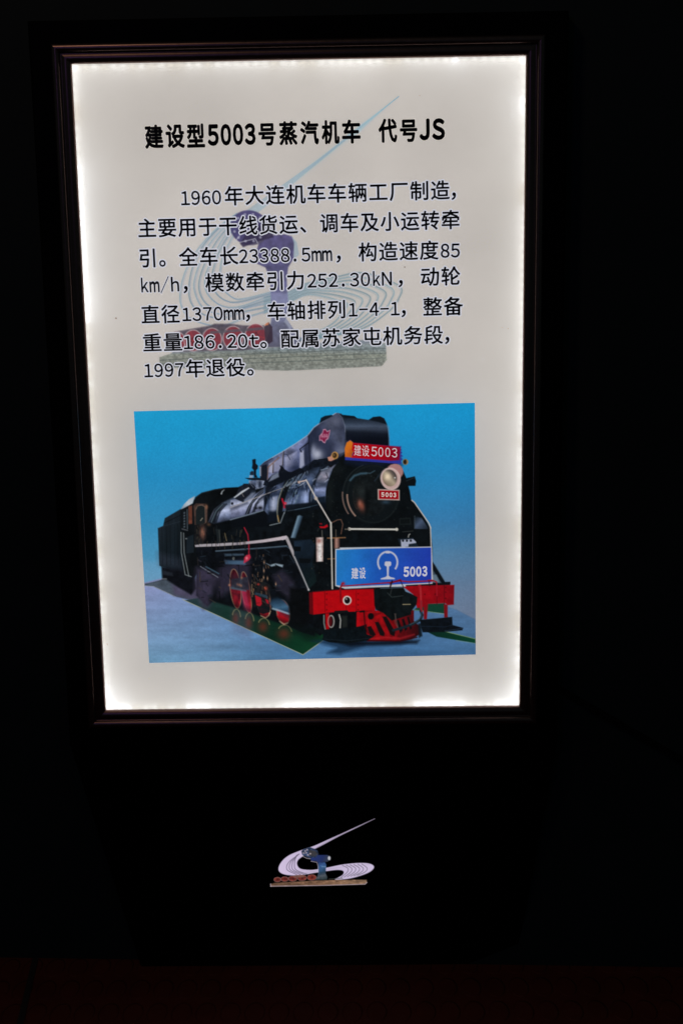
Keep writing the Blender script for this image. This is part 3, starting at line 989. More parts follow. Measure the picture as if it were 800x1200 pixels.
# --- chimney casing: long bright shroud rising to the front
cv.V(*VB)
case_top = [(210, 412), (245, 378), (380, 300), (470, 245), (560, 182), (600, 130), (645, 97), (760, 25), (800, 30), (830, 80), (842, 160)]
cv.poly(case_top + [(840, 250), (820, 340), (700, 350), (600, 362), (500, 436), (400, 450), (300, 470), (265, 510), (215, 490)],
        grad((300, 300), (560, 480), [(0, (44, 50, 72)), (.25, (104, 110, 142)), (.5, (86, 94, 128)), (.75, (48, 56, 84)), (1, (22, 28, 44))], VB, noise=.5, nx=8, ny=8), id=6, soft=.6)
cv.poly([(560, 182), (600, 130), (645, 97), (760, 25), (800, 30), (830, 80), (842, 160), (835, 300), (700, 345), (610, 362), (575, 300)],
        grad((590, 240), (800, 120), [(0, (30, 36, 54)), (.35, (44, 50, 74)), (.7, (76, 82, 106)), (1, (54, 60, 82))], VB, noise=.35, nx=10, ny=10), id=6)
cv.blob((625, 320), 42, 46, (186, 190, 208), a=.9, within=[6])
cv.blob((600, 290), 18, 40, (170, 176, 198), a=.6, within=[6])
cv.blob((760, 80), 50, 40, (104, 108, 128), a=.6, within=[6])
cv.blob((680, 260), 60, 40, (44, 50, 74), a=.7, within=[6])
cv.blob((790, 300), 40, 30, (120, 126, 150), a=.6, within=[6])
cv.poly([(215, 440), (225, 405), (262, 395), (270, 470), (262, 520), (215, 490)], (16, 20, 30), a=.95)
cv.poly([(210, 412), (222, 410), (222, 480), (212, 480)], (150, 158, 178), a=.8)
cv.poly([(275, 450), (278, 390), (330, 365), (300, 460)], (172, 172, 196), a=.85, soft=1.2)
cv.poly([(312, 450), (316, 380), (372, 345), (376, 440)], (140, 142, 172), a=.85, soft=1)
cv.poly([(390, 440), (395, 345), (480, 300), (495, 420), (440, 450)], grad((390, 350), (490, 440), [(0, (158, 160, 186)), (.5, (96, 104, 140)), (1, (40, 48, 76))], VB, noise=.3), a=.9, soft=1)
cv.blob((460, 420), 40, 26, (28, 36, 60), a=.8, within=[6])
cv.blob((420, 390), 30, 30, (130, 134, 160), a=.5, within=[6])
cv.poly([(498, 430), (500, 310), (530, 290), (535, 400)], (168, 172, 196), a=.85, soft=1)
cv.poly([(535, 400), (530, 260), (575, 200), (580, 370), (560, 400)], (36, 42, 64), a=.85, soft=1.5)
cv.line([(560, 182), (570, 300), (572, 380)], .9, (14, 18, 30), a=.9)
cv.line([(560, 240), (500, 285), (512, 305)], 1.2, (14, 16, 26), a=.95)
cv.line([(384, 300), (378, 400)], 1.3, (44, 40, 46), a=.9)
cv.line([(378, 300), (372, 396)], .6, (150, 140, 140), a=.6)
cv.line([(306, 455), (310, 390)], 1.1, (60, 46, 40), a=.9)
cv.line([(272, 416), (350, 345)], 1.3, (122, 92, 82), a=.9)
cv.line([(268, 500), (272, 416)], 1.0, (110, 84, 76), a=.9)
cv.line([(385, 320), (410, 325), (430, 360)], .7, (30, 36, 56), a=.8)
cv.ell((478, 376), 18, 20, (60, 66, 96), ring=.6, a=.6)
cv.line(case_top[:8], .9, (176, 182, 200), a=.75, soft=.5)
cv.line([(215, 408), (245, 382), (300, 352)], 1.4, (30, 36, 56), a=.7)
# filler pieces beneath
cv.poly([(345, 460), (350, 440), (372, 400), (390, 430), (430, 455), (500, 420), (520, 430), (430, 500), (350, 520), (270, 560), (275, 500)], (12, 16, 24), a=.95)
cv.poly([(275, 520), (300, 475), (345, 455), (350, 485), (300, 510)], (128, 138, 160), a=.8, soft=.8)
cv.line([(372, 440), (360, 405)], 1.2, (10, 12, 18))
# casing front and top opening
cv.poly([(645, 85), (652, 60), (680, 45), (728, 38), (740, 45), (640, 100)], (14, 22, 34), id=6)
cv.V(*VC)
cv.poly([(98, 55), (130, 70), (215, 78), (235, 92), (320, 105), (350, 85), (400, 80), (430, 95), (450, 135), (460, 185), (466, 240), (468, 305), (190, 290), (150, 240), (150, 180), (130, 100)],
        grad((300, 80), (300, 290), [(0, (16, 22, 32)), (.2, (40, 50, 66)), (.34, (64, 76, 96)), (.5, (22, 28, 40)), (.75, (10, 14, 24)), (1, (8, 11, 20))], VC, noise=.15, nx=14, ny=8), id=6)
cv.poly([(320, 105), (350, 85), (400, 80), (430, 95), (450, 138), (380, 118)], (12, 18, 26), soft=.8)
cv.poly([(130, 68), (215, 78), (235, 93), (150, 90)], (10, 16, 24), a=.9)
cv.poly([(150, 150), (250, 160), (455, 168), (452, 190), (250, 180), (155, 172)], (70, 80, 100), a=.5, soft=3)
cv.line([(460, 150), (466, 240), (466, 300)], 1.2, (100, 128, 156), a=.7, soft=.8)
cv.line([(98, 55), (128, 90), (148, 150), (152, 240)], .9, (110, 116, 136), a=.7)
cv.poly([(152, 200), (200, 215), (200, 290), (150, 330)], (14, 18, 30), a=.8, soft=2)
# wing badge on the casing
cv.V(*VB)
cv.poly([(640, 190), (662, 165), (668, 142), (685, 138), (698, 155), (720, 145), (714, 180), (705, 212), (690, 222), (682, 243), (668, 238), (655, 222), (640, 226)], (176, 128, 152), soft=.5)
cv.poly([(646, 192), (666, 170), (672, 150), (684, 146), (696, 163), (714, 154), (708, 180), (700, 206), (686, 216), (680, 234), (670, 230), (660, 216), (646, 218)], (122, 26, 62), soft=.5)
for x in (655, 668, 681, 694):
    cv.line([(x, 196), (x + 3, 178)], .9, (206, 160, 180), a=.8)
    cv.line([(x + 3, 205), (x + 6, 190)], .7, (206, 160, 180), a=.6)

# --- smokebox front
cv.V(*VC)
cv.poly([(100, 392), (150, 345), (200, 360), (160, 400), (115, 412)], (9, 12, 16), id=7)
cv.V(*VC)
sb = [(10, 700), (10, 620), (30, 540), (60, 460), (110, 400), (150, 375), (260, 380), (430, 400), (520, 415), (570, 480), (590, 525), (650, 512), (660, 545), (655, 580), (605, 582),
      (615, 620), (625, 682), (640, 690), (700, 770), (760, 880), (770, 960), (775, 1030), (100, 1040), (60, 960), (30, 860)]
cv.poly(sb, rough((9, 13, 16), .35, 8, 8), id=7)
cv.blob((40, 640), 30, 160, (24, 30, 30), a=.5, within=[7])
cv.blob((90, 460), 40, 60, (22, 26, 26), a=.5, within=[7])
cv.poly([(150, 372), (470, 395), (560, 430), (540, 450), (440, 430), (380, 470), (150, 420)], (16, 24, 46), a=.7, soft=3)
cv.V(*VC)
cv.ell((340, 640), 205, 215, (14, 19, 22), rot=0, a=.8)
cv.ell((355, 640), 222, 222, (58, 66, 68), ring=.7, a=.5, arc=(150, 250))
cv.ell((350, 640), 185, 205, (20, 26, 28), ring=1.4, a=.9)
cv.ell((352, 645), 222, 232, (150, 118, 106), ring=1.3, a=.75, arc=(142, 186))
cv.ell((352, 648), 188, 205, (172, 136, 120), ring=1.8, a=.8, arc=(130, 182))
cv.ell((350, 650), 142, 165, (120, 80, 66), ring=1.0, a=.7, arc=(140, 200))
cv.ell((330, 640), 130, 160, rough((16, 20, 22), .4, 4, 4), a=.9)
cv.blob((266, 722), 26, 40, (140, 74, 58), rot=-20, a=.9)
cv.blob((255, 705), 12, 22, (170, 104, 86), a=.6)
cv.blob((265, 620), 40, 50, (40, 46, 46), a=.6)
cv.poly([(300, 590), (330, 640), (320, 740), (300, 790), (290, 700)], (8, 11, 13), a=.9, soft=2)
cv.line([(186, 540), (215, 508), (262, 492), (300, 490)], 2.2, (66, 100, 120), a=.75, soft=1)
cv.line([(300, 488), (330, 490), (362, 472)], 1.2, (58, 84, 98), a=.7)
cv.line([(362, 545), (420, 470)], 1.6, (30, 40, 50), a=.8)
cv.blob((442, 698), 30, 14, (44, 66, 84), a=.8)
cv.poly([(590, 530), (650, 515), (658, 545), (650, 580), (590, 575)], (9, 14, 18))
cv.line([(590, 545), (650, 520)], .7, (40, 56, 66), a=.7)
for i in range(70):
    x, y = rb.uniform(20, 620), rb.uniform(440, 900)
    cv.ell((x, y), 3, 3, (46, 54, 52), a=rb.uniform(.15, .6))
cv.poly([(540, 815), (620, 810), (625, 860), (540, 862)], (30, 38, 38), a=.6)
cv.poly([(546, 822), (614, 818), (616, 852), (546, 856)], (10, 14, 16), a=.9)
cv.poly([(645, 800), (700, 812), (745, 880), (745, 905), (650, 890)], grad((650, 810), (740, 900), [(0, (20, 28, 36)), (.4, (72, 88, 116)), (1, (22, 30, 42))], VC), a=.9, soft=1)
for i in range(8):
    cv.ell((650, 800 + i * 14), 4, 4, (76, 86, 92), a=.6)
cv.V(*VF)
cv.poly([(0, 0), (455, 0), (470, 140), (470, 240), (560, 382), (598, 382), (598, 405), (0, 430)], rough((9, 13, 16), .35, 8, 8), id=7)
cv.poly([(470, 250), (490, 255), (560, 370), (540, 390), (470, 385)], (72, 92, 110), a=.75, soft=.8)
cv.poly([(472, 235), (560, 382), (598, 380), (600, 395), (540, 396), (470, 290)], (10, 16, 22))
cv.poly([(470, 330), (500, 330), (520, 385), (472, 385)], (108, 130, 148), a=.7, soft=1)
cv.poly([(220, 70), (330, 62), (372, 128), (240, 130)], (20, 30, 40))
cv.poly([(242, 78), (330, 72), (352, 92), (352, 100), (300, 108), (296, 128), (246, 130)], (172, 178, 200), a=.92)
for x in (258, 286, 314):
    cv.ell((x, 84), 8, 8, (16, 22, 28))
cv.line([(296, 58), (300, 42), (308, 36)], 1.0, (196, 196, 190), a=.8)
cv.line([(255, 20), (330, 14)], .9, (60, 66, 64), a=.6)
# white hand rail right side
cv.V(*VC)
cv.line([(630, 685), (648, 700), (752, 850), (766, 885)], 1.3, (186, 180, 176), soft=.45)
cv.V(*VF)
cv.line([(456, -12), (460, 100), (466, 260), (470, 365)], 1.3, (178, 174, 172), soft=.45)

# --- lower left: dark flank and machinery
cv.V(*VD)
cv.poly([(-60, 120), (560, 70), (620, 60), (760, 440), (770, 640), (800, 700), (790, 770), (700, 745), (600, 700), (440, 645), (330, 605), (210, 565), (60, 520), (20, 560), (-60, 480)],
        rough((10, 13, 18), .5, 5, 5), id=8, soft=1)
cv.poly([(-60, 280), (0, 285), (100, 350), (60, 440), (30, 560), (-10, 580), (-70, 440)], rough((64, 57, 80), .3, 5, 8, 4), a=.75, soft=4)  # purple reflection on the cover, painted into the flank's colour
cv.poly([(100, 280), (320, 200), (330, 260), (300, 470), (330, 600), (260, 580), (240, 420), (90, 500)], rough((62, 54, 78), .2, 7, 9, 6), a=.55, soft=4)  # same painted cover reflection, softer
cv.poly([(490, 340), (560, 290), (640, 380), (660, 460), (620, 520), (520, 420)], rough((46, 42, 58), .2), a=.7, soft=3)  # further purple patch of the painted reflection
cv.line([(-30, 270), (95, 348)], 1.0, (120, 126, 136), a=.8)
cv.line([(10, 272), (102, 322)], 1.6, (60, 84, 102), a=.8)
# deck edge (white) of the running plate
cv.V(*VD)
cv.poly([(80, 0), (110, 0), (115, 100), (95, 100)], (40, 48, 50), a=.5)
cv.line([(145, 30), (158, 85)], .9, (128, 112, 80), a=.8)
cv.line([(105, 10), (110, 90)], .8, (80, 84, 80), a=.6)
cv.line([(80, 160), (420, 138), (590, 124), (612, 140)], 1.5, (58, 76, 92), a=.85)
cv.line([(80, 157), (420, 134), (590, 120)], .6, (104, 124, 138), a=.7)
cv.poly([(140, 178), (280, 176), (285, 190), (145, 196)], (70, 92, 112), a=.7, soft=.8)
cv.poly([(140, 222), (290, 228), (295, 258), (150, 252)], grad((140, 220), (150, 260), [(0, (44, 64, 88)), (1, (70, 100, 128))], VD), a=.85, soft=1)
cv.ell((207, 212), 8, 12, (120, 124, 120), a=.8)
# red hand rod
cv.line([(285, -10), (310, 40), (318, 110), (318, 190)], 1.4, (150, 26, 46), a=.95)
cv.poly([(285, 205), (300, 188), (325, 182), (332, 205), (318, 225), (280, 248)], (196, 40, 66), a=.9)
cv.blob((302, 210), 8, 12, (236, 150, 160), a=.8)
# red wheels: white-rimmed, seen edge on, with coupling rods across them
for (cx_, cy_, rx_, ry_, an) in [(222, 430, 38, 142, -6), (300, 455, 30, 148, -9), (425, 520, 48, 120, -6), (565, 600, 46, 90, -10)]:
    cv.ell((cx_, cy_), rx_, ry_, grad((cx_ - 40, 300), (cx_ + 40, 560), [(0, (58, 14, 24)), (.5, (92, 18, 30)), (1, (146, 22, 36))], VD, noise=.4, nx=3, ny=8), rot=an, a=.95, id=9)
    cv.ell((cx_, cy_), rx_, ry_, (190, 156, 116), rot=an, a=.6, ring=.9)
cv.poly([(262, 440), (295, 440), (330, 600), (285, 580)], (176, 44, 82), a=.7, soft=1.5)
cv.poly([(335, 380), (420, 375), (470, 400), (470, 590), (400, 560), (350, 560), (330, 480)], rough((20, 22, 24), .5, 3, 3), a=.95, soft=1, id=8)
cv.poly([(200, 460), (255, 470), (250, 520), (235, 480)], (40, 14, 24), a=.6, soft=1.5)
cv.poly([(192, 360), (310, 345), (320, 440), (190, 430)], rough((44, 52, 64), .35, 3, 3), a=.95, id=8)
cv.poly([(185, 415), (300, 440), (300, 452), (188, 432)], (66, 84, 98), a=.8)
for x, y in ((236, 398), (250, 402), (262, 408), (266, 352), (178, 404)):
    cv.blob((x, y), 8, 9, (196, 130, 100), a=.85)
cv.poly([(362, 455), (450, 478), (448, 500), (358, 472)], (40, 58, 72), a=.95)
cv.poly([(515, 500), (560, 505), (612, 560), (612, 640), (560, 600), (520, 560)], (16, 30, 42), a=.5, soft=3)
cv.poly([(362, 476), (405, 496), (412, 540), (396, 560), (372, 548)], (170, 22, 36), a=.95, id=9)
cv.poly([(436, 505), (458, 512), (462, 540), (445, 535)], (160, 22, 38), a=.95)
cv.poly([(394, 600), (430, 610), (470, 590), (462, 622), (438, 640), (404, 622)], (150, 20, 32), a=.95, id=9)
cv.line([(404, 625), (438, 641), (462, 622), (472, 592)], 1.2, (208, 180, 140), a=.85)
cv.poly([(380, 555), (470, 560), (470, 600), (420, 612), (385, 600)], (12, 20, 24), a=.9)
cv.line([(340, 400), (338, 440), (350, 470)], 1.2, (150, 126, 96), a=.7)
for i in range(46):
    x, y = rb.uniform(340, 475), rb.uniform(180, 500)
    cv.line([(x, y), (x + rb.uniform(-3, 3), y + rb.uniform(5, 26))], rb.uniform(.6, 1.2), rb.choice([(150, 108, 76), (110, 84, 60), (70, 78, 84), (176, 126, 96), (14, 16, 20), (20, 26, 32)]), a=rb.uniform(.4, .85))
cv.blob((440, 428), 12, 14, (190, 70, 50), a=.8)
cv.blob((386, 398), 10, 8, (180, 50, 40), a=.8)
for x, y in ((428, 240), (426, 300), (424, 350), (452, 356), (512, 398)):
    cv.blob((x, y), 5, 14, (196, 152, 120), a=.8)
# bright steel cross-head and the blue-lit cylinder
cv.poly([(440, 246), (470, 258), (510, 248), (565, 258), (560, 275), (515, 262), (480, 270)], (152, 172, 186), a=.9, soft=.8)
cv.poly([(480, 500), (520, 490), (570, 515), (605, 560), (612, 612), (560, 595), (490, 570), (470, 540)],
        grad((520, 490), (540, 600), [(0, (12, 22, 32)), (.3, (34, 58, 80)), (.7, (62, 100, 130)), (1, (28, 52, 74))], VD, noise=.12), soft=1.4, id=8)
cv.line([(490, 574), (545, 590), (608, 612)], 2.0, (150, 178, 196), a=.85, soft=.9)
cv.poly([(515, 622), (560, 628), (602, 650), (598, 672), (575, 685), (545, 665)], (166, 14, 26), a=.95, id=9)
cv.line([(540, 664), (570, 686), (598, 676)], 1.4, (206, 186, 150), a=.85)
cv.poly([(610, 420), (750, 445), (780, 640), (700, 720), (610, 680)], rough((7, 9, 11), .4), a=.95, soft=2)
cv.V(*VD)
# white edge of the deck
cv.poly([(-40, 108), (100, 106), (250, 96), (420, 76), (590, 48), (598, 62), (585, 74), (420, 97), (250, 114), (100, 123), (-40, 124)], grad((-40, 110), (590, 60), [(0, (130, 126, 130)), (.5, (166, 156, 164)), (1, (196, 182, 188))], VD), soft=.5)
cv.poly([(586, 48), (600, 58), (752, 425), (755, 442), (742, 444), (735, 425), (582, 75)], (158, 152, 156), soft=.5)
cv.V(*VA)
cv.poly([(422, 545), (560, 536), (700, 528), (700, 545), (560, 555), (424, 560)], (160, 154, 160), soft=.5)
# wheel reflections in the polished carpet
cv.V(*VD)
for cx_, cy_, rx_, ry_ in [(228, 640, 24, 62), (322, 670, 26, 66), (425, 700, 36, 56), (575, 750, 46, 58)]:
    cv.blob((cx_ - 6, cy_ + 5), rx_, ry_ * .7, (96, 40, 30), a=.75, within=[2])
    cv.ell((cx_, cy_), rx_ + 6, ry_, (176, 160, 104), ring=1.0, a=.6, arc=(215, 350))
cv.poly([(195, 575), (330, 600), (330, 800), (200, 740)], (90, 84, 108), a=.28, soft=5)  # faint purple cover reflection painted over the carpet print
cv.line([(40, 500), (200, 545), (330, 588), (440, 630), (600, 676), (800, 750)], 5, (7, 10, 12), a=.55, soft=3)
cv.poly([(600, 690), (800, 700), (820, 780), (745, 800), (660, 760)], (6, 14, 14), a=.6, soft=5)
for i in range(190):
    x, y = rb.uniform(-60, 740), rb.uniform(130, 640)
    if y > 500 + .2 * x or (170 < x < 345 and 270 < y < 620) or (x > 450 and y > 460):
        continue
    l, an = rb.uniform(8, 60), rb.choice([-.1, -.1, -.15, .55, 1.57, 1.5, 1.0])
    c = rb.choice([(4, 6, 8), (4, 6, 8), (26, 34, 44), (36, 48, 60), (44, 42, 54), (58, 50, 44), (20, 26, 34)])
    cv.line([(x, y), (x + l * math.cos(an), y + l * math.sin(an))], rb.uniform(.5, 1.6), c, a=rb.uniform(.3, .8), soft=.6)
for cx_, top_, wd_ in ((222, 290, 70), (300, 310, 60)):
    cv.poly([(cx_ - wd_ / 2, top_ + 40), (cx_ + wd_ / 2, top_ + 40), (cx_ + wd_ / 2, top_ + 120), (cx_ - wd_ / 2, top_ + 120)], (36, 30, 42), a=.55, soft=2.5)
cv.V(*VA)
for i in range(60):
    x, y = rb.uniform(420, 800), rb.uniform(400, 530)
    cv.line([(x, y), (x + rb.uniform(-8, 8), y + rb.uniform(10, 60))], rb.uniform(.5, 1.2), rb.choice([(4, 5, 7), (30, 34, 36), (48, 44, 38), (24, 30, 38), (70, 64, 50)]), a=rb.uniform(.3, .8))
# front deck and steps, left of the smokebox
cv.V(*VE)
cv.poly([(0, 100), (40, 60), (240, 40), (340, 130), (400, 200), (560, 220), (760, 220), (330, 325), (330, 625), (100, 640), (0, 390)], rough((9, 13, 16), .45, 5, 5), id=8, soft=1)
cv.poly([(-4, 270), (120, 258), (150, 300), (130, 420), (160, 560), (100, 625), (0, 395)], grad((0, 300), (140, 560), [(0, (22, 34, 48)), (.5, (14, 22, 30)), (1, (14, 26, 28))], VE, noise=.25), id=8, soft=1)
cv.poly([(-2, 310), (46, 312), (44, 345), (-2, 345)], (8, 11, 14))
cv.poly([(30, 395), (120, 400), (110, 430), (40, 430)], (8, 11, 14), a=.9)
cv.line([(0, 385), (50, 500), (102, 622)], 1.5, (150, 150, 154), soft=.5)
cv.ell((102, 622), 7, 8, (170, 170, 172))
cv.V(*VK)
cv.poly([(120, 1030), (210, 740), (240, 728), (285, 745), (250, 850), (185, 1035)], grad((150, 860), (250, 890), [(0, (34, 50, 66)), (.35, (108, 134, 154)), (.7, (54, 74, 92)), (1, (16, 24, 34))], VK), soft=.8)
cv.poly([(0, 1015), (60, 1006), (72, 1030), (20, 1062), (0, 1060)], (190, 178, 186))
# brass pieces, lubricator
cv.V(*VE)
cv.poly([(155, 246), (208, 244), (206, 418), (158, 420)], grad((155, 330), (208, 330), [(0, (130, 104, 100)), (.35, (206, 196, 194)), (.6, (226, 220, 218)), (1, (150, 126, 120))], VE, noise=.2, nx=5, ny=4))
cv.blob((178, 270), 16, 18, (140, 76, 66), a=.75)
cv.poly([(285, 250), (325, 246), (326, 320), (286, 325)], grad((285, 280), (326, 280), [(0, (70, 44, 38)), (.4, (170, 128, 116)), (1, (60, 40, 40))], VE))
cv.line([(238, 250), (365, 246)], 1.4, (150, 104, 66), a=.8)
cv.line([(240, 400), (300, 398)], 1.2, (130, 88, 52), a=.8)
cv.line([(270, 138), (310, 118), (335, 116), (348, 150), (335, 220)], .9, (130, 90, 72), a=.8)
cv.line([(298, 190), (298, 250)], .8, (140, 120, 104), a=.7)
cv.line([(198, 195), (200, 245)], .9, (130, 126, 116), a=.7)
cv.poly([(180, 164), (210, 166), (235, 150), (242, 166), (220, 178), (185, 178)], (176, 16, 26))
cv.poly([(180, 142), (198, 142), (198, 152), (180, 150)], (130, 18, 28))
for i in range(50):
    x, y = rb.uniform(120, 360), rb.uniform(60, 600)
    cv.ell((x, y), 3, 5, rb.choice([(60, 62, 56), (90, 76, 58), (40, 50, 52)]), a=rb.uniform(.2, .7))
# main white hand rail
cv.V(*VB)
cv.line([(492, 522), (546, 510)], 1.5, (190, 172, 166), soft=.45)
cv.ell((494, 524), 9, 9, (186, 160, 150))
cv.line([(546, 508), (618, 640), (724, 820)], 1.7, (182, 176, 172), soft=.45)
cv.ell((616, 640), 12, 13, (178, 166, 156))
cv.line([(724, 815), (727, 930)], 1.7, (182, 178, 172), soft=.45)
cv.V(*VE)
cv.line([(262, 140), (266, 300), (273, 614)], 1.7, (182, 178, 170), soft=.45)
cv.line([(395, 184), (735, 187)], 2.0, (206, 204, 196), soft=.5)
cv.ell((396, 184), 11, 11, (190, 186, 176))
cv.ell((736, 187), 11, 11, (196, 192, 182))
cv.line([(365, 186), (396, 185)], 1.3, (110, 100, 88), a=.8)

# --- buffer beam
cv.V(*VG)
red = grad((130, 280), (620, 280), [(0, (170, 8, 16)), (.5, (176, 6, 14)), (1, (160, 6, 14))], VG, noise=.1, nx=10, ny=5)
cv.poly([(105, 212), (135, 208), (135, 372), (108, 365)], (92, 8, 14), id=10)
cv.poly([(132, 208), (330, 192), (580, 184), (582, 345), (450, 350), (384, 352), (380, 340), (290, 344), (286, 358), (135, 372)], red, id=10)
cv.line([(132, 207), (330, 191), (580, 183)], 1.0, (80, 10, 16), a=.8)
cv.V(*VF)
redr = grad((330, 480), (620, 480), [(0, (150, 8, 18)), (.5, (136, 8, 18)), (1, (118, 8, 18))], VF, noise=.14, nx=6, ny=6)
cv.poly([(255, 412), (628, 402), (624, 545), (580, 549), (560, 534), (440, 540), (420, 560), (360, 570), (330, 470)], redr, id=10)
cv.poly([(405, 545), (438, 545), (430, 650), (408, 650)], (120, 12, 20), id=10)
cv.poly([(552, 540), (580, 546), (580, 638), (555, 638)], (112, 14, 22), id=10)
cv.line([(500, 405), (502, 545)], .8, (80, 6, 12), a=.7)
cv.line([(555, 402), (556, 540)], .8, (70, 6, 12), a=.7)
for x, y in ((565, 420), (565, 455), (565, 500), (490, 470), (415, 470)):
    cv.ell((x, y), 5, 5, (70, 4, 10), a=.8)
cv.poly([(365, 400), (388, 400), (396, 470), (396, 600), (380, 600), (378, 470)], (150, 20, 30))
cv.line([(384, 420), (390, 590)], .8, (196, 70, 70), a=.6)
cv.V(*VG)
for x in (218, 444):
    cv.line([(x, 200), (x + 2, 350)], .8, (104, 4, 10), a=.8)
    for y in (220, 262, 300, 336):
        cv.ell((x + 14, y), 5, 6, (96, 4, 10), a=.8)
cv.line([(330, 190), (334, 280)], 1.8, (110, 6, 14), a=.9)
cv.ell((379, 268), 31, 33, (206, 196, 190))
cv.ell((380, 268), 21, 24, (16, 12, 14))
cv.ell((374, 258), 5, 6, (190, 190, 190), a=.8)
cv.line([(372, 305), (372, 335)], .7, (100, 4, 10), a=.6)
# brackets and small wheel under it
cv.poly([(135, 372), (290, 352), (450, 350), (560, 345), (560, 470), (200, 480), (140, 460)], rough((8, 11, 14), .4), id=8)
cv.poly([(222, 362), (250, 360), (250, 475), (226, 478)], (160, 8, 16), id=10)
cv.ell((264, 420), 20, 42, (176, 170, 164), ring=1.4, a=.85)
cv.ell((258, 420), 14, 36, (90, 14, 20), a=.8)
cv.line([(212, 375), (212, 430), (222, 480)], 1.2, (150, 160, 156), a=.8)
cv.line([(322, 372), (332, 410), (328, 466)], 1.6, (170, 170, 164), a=.85)
cv.poly([(340, 380), (380, 378), (380, 460), (345, 465)], (30, 34, 32), a=.8, soft=1)
cv.poly([(288, 346), (380, 340), (392, 352), (300, 362)], (14, 18, 20))
# cowcatcher
cv.poly([(440, 345), (560, 345), (560, 500), (540, 560), (440, 470)], (12, 10, 14), id=11)
cv.poly([(448, 350), (640, 338), (760, 330), (860, 340), (860, 520), (790, 545), (700, 556), (560, 558), (520, 548), (520, 440), (470, 455), (446, 460)], grad((460, 400), (850, 500), [(0, (158, 8, 16)), (.5, (140, 10, 18)), (.8, (96, 10, 16)), (1, (70, 10, 14))], VG, noise=.2, nx=5, ny=5), id=11)
cv.V(*VF)
cv.poly([(0, 600), (120, 590), (310, 600), (330, 660), (380, 700), (378, 760), (320, 795), (200, 808), (0, 808)], grad((0, 700), (370, 720), [(0, (150, 10, 16)), (.4, (136, 10, 16)), (.75, (86, 10, 16)), (1, (44, 10, 14))], VF, noise=.25, nx=4, ny=6), id=11)
cv.V(*VN)
for P in ([(122, 275), (150, 268), (185, 330), (170, 345), (140, 330)], [(178, 240), (205, 238), (250, 320), (245, 342), (215, 335)], [(232, 200), (262, 200), (325, 310), (320, 342), (290, 330)],
          [(330, 230), (350, 220), (380, 300), (360, 320)], [(372, 220), (388, 214), (412, 290), (396, 306)], [(410, 205), (424, 202), (446, 285), (432, 294)]):
    cv.poly(P, (12, 12, 14), a=.95)
cv.poly([(130, 180), (235, 168), (215, 185), (160, 205), (138, 220)], (110, 6, 12), a=.8)
cv.ell((150, 198), 22, 24, (10, 10, 12))
cv.line([(100, 165), (108, 270), (130, 320)], 1.6, (60, 6, 10), a=.9)
cv.line([(75, 165), (100, 162)], 2.2, (14, 12, 14))
cv.line([(140, 365), (250, 350), (360, 358), (460, 330)], 1.6, (186, 36, 44), a=.55, soft=1.2)
cv.line([(120, 372), (360, 378), (480, 350)], 1.8, (40, 6, 10), a=.8)
# coupler
cv.V(*VN)
cv.poly([(170, 0), (385, -8), (400, 20), (440, 35), (485, 60), (480, 110), (440, 165), (440, 185), (300, 230), (240, 175), (185, 150), (176, 120)], rough((10, 15, 17), .45, 5, 5), id=16)
cv.poly([(375, 60), (430, 55), (430, 140), (380, 150)], (14, 20, 22), soft=1)
cv.line([(380, 113), (434, 112)], .9, (176, 160, 120), a=.8)
cv.line([(270, 30), (300, 60), (380, 50)], .8, (56, 66, 66), a=.7)
cv.line([(300, 0), (290, 40)], .8, (60, 66, 66), a=.7)
cv.line([(322, 180), (345, 280)], .9, (90, 76, 72), a=.8)
cv.line([(330, 180), (322, 240), (350, 290)], .7, (80, 70, 66), a=.8)
cv.line([(508, 160), (520, 190), (505, 225), (450, 255), (380, 280), (310, 300)], 3.0, (20, 32, 40), soft=.6)
cv.line([(512, 170), (514, 200), (480, 236), (430, 258)], .9, (60, 84, 94), a=.7)
cv.line([(512, 90), (516, 160)], 2.2, (130, 30, 40), a=.9)
cv.poly([(490, 250), (510, 250), (520, 340), (495, 355)], (10, 16, 22), a=.9, soft=1)
# steps
cv.V(*VF)
cv.poly([(382, 655), (612, 633), (615, 692), (690, 712), (686, 730), (560, 742), (400, 745), (384, 700)], rough((9, 14, 20), .4), id=18)
cv.line([(560, 735), (690, 716)], .8, (36, 54, 74), a=.8)
cv.line([(384, 700), (560, 706), (614, 692)], .6, (26, 40, 56), a=.7)
cv.V(*VG)
cv.poly([(205, 480), (470, 458), (500, 462), (515, 510), (570, 530), (520, 560), (380, 580), (250, 570), (205, 555)], rough((8, 14, 18), .4), id=17)
cv.line([(215, 548), (380, 560), (540, 540)], .6, (26, 38, 46), a=.7)

# --- headlight, banner, plates
cv.V(*VC)
cv.ell((510, 478), 58, 56, grad((470, 440), (560, 500), [(0, (176, 132, 130)), (.6, (160, 110, 108)), (1, (120, 84, 84))], VC), id=14)
cv.poly([(455, 445), (480, 428), (540, 432), (562, 462), (566, 490), (545, 520), (500, 450)], (168, 122, 120), a=.9, soft=.8)
cv.ell((476, 530), 66, 76, (190, 160, 156), rot=-18, id=14)
cv.ell((470, 524), 52, 62, grad((430, 560), (520, 480), [(0, (120, 104, 88)), (.45, (168, 154, 132)), (.7, (90, 80, 74)), (1, (50, 46, 50))], VC), rot=-18)
cv.blob((455, 515), 24, 28, (236, 214, 184), a=.95)
cv.ell((508, 522), 5, 5, (240, 240, 236), a=.8)
cv.ell((476, 530), 67, 77, (206, 180, 176), rot=-18, ring=1.6, a=.9)
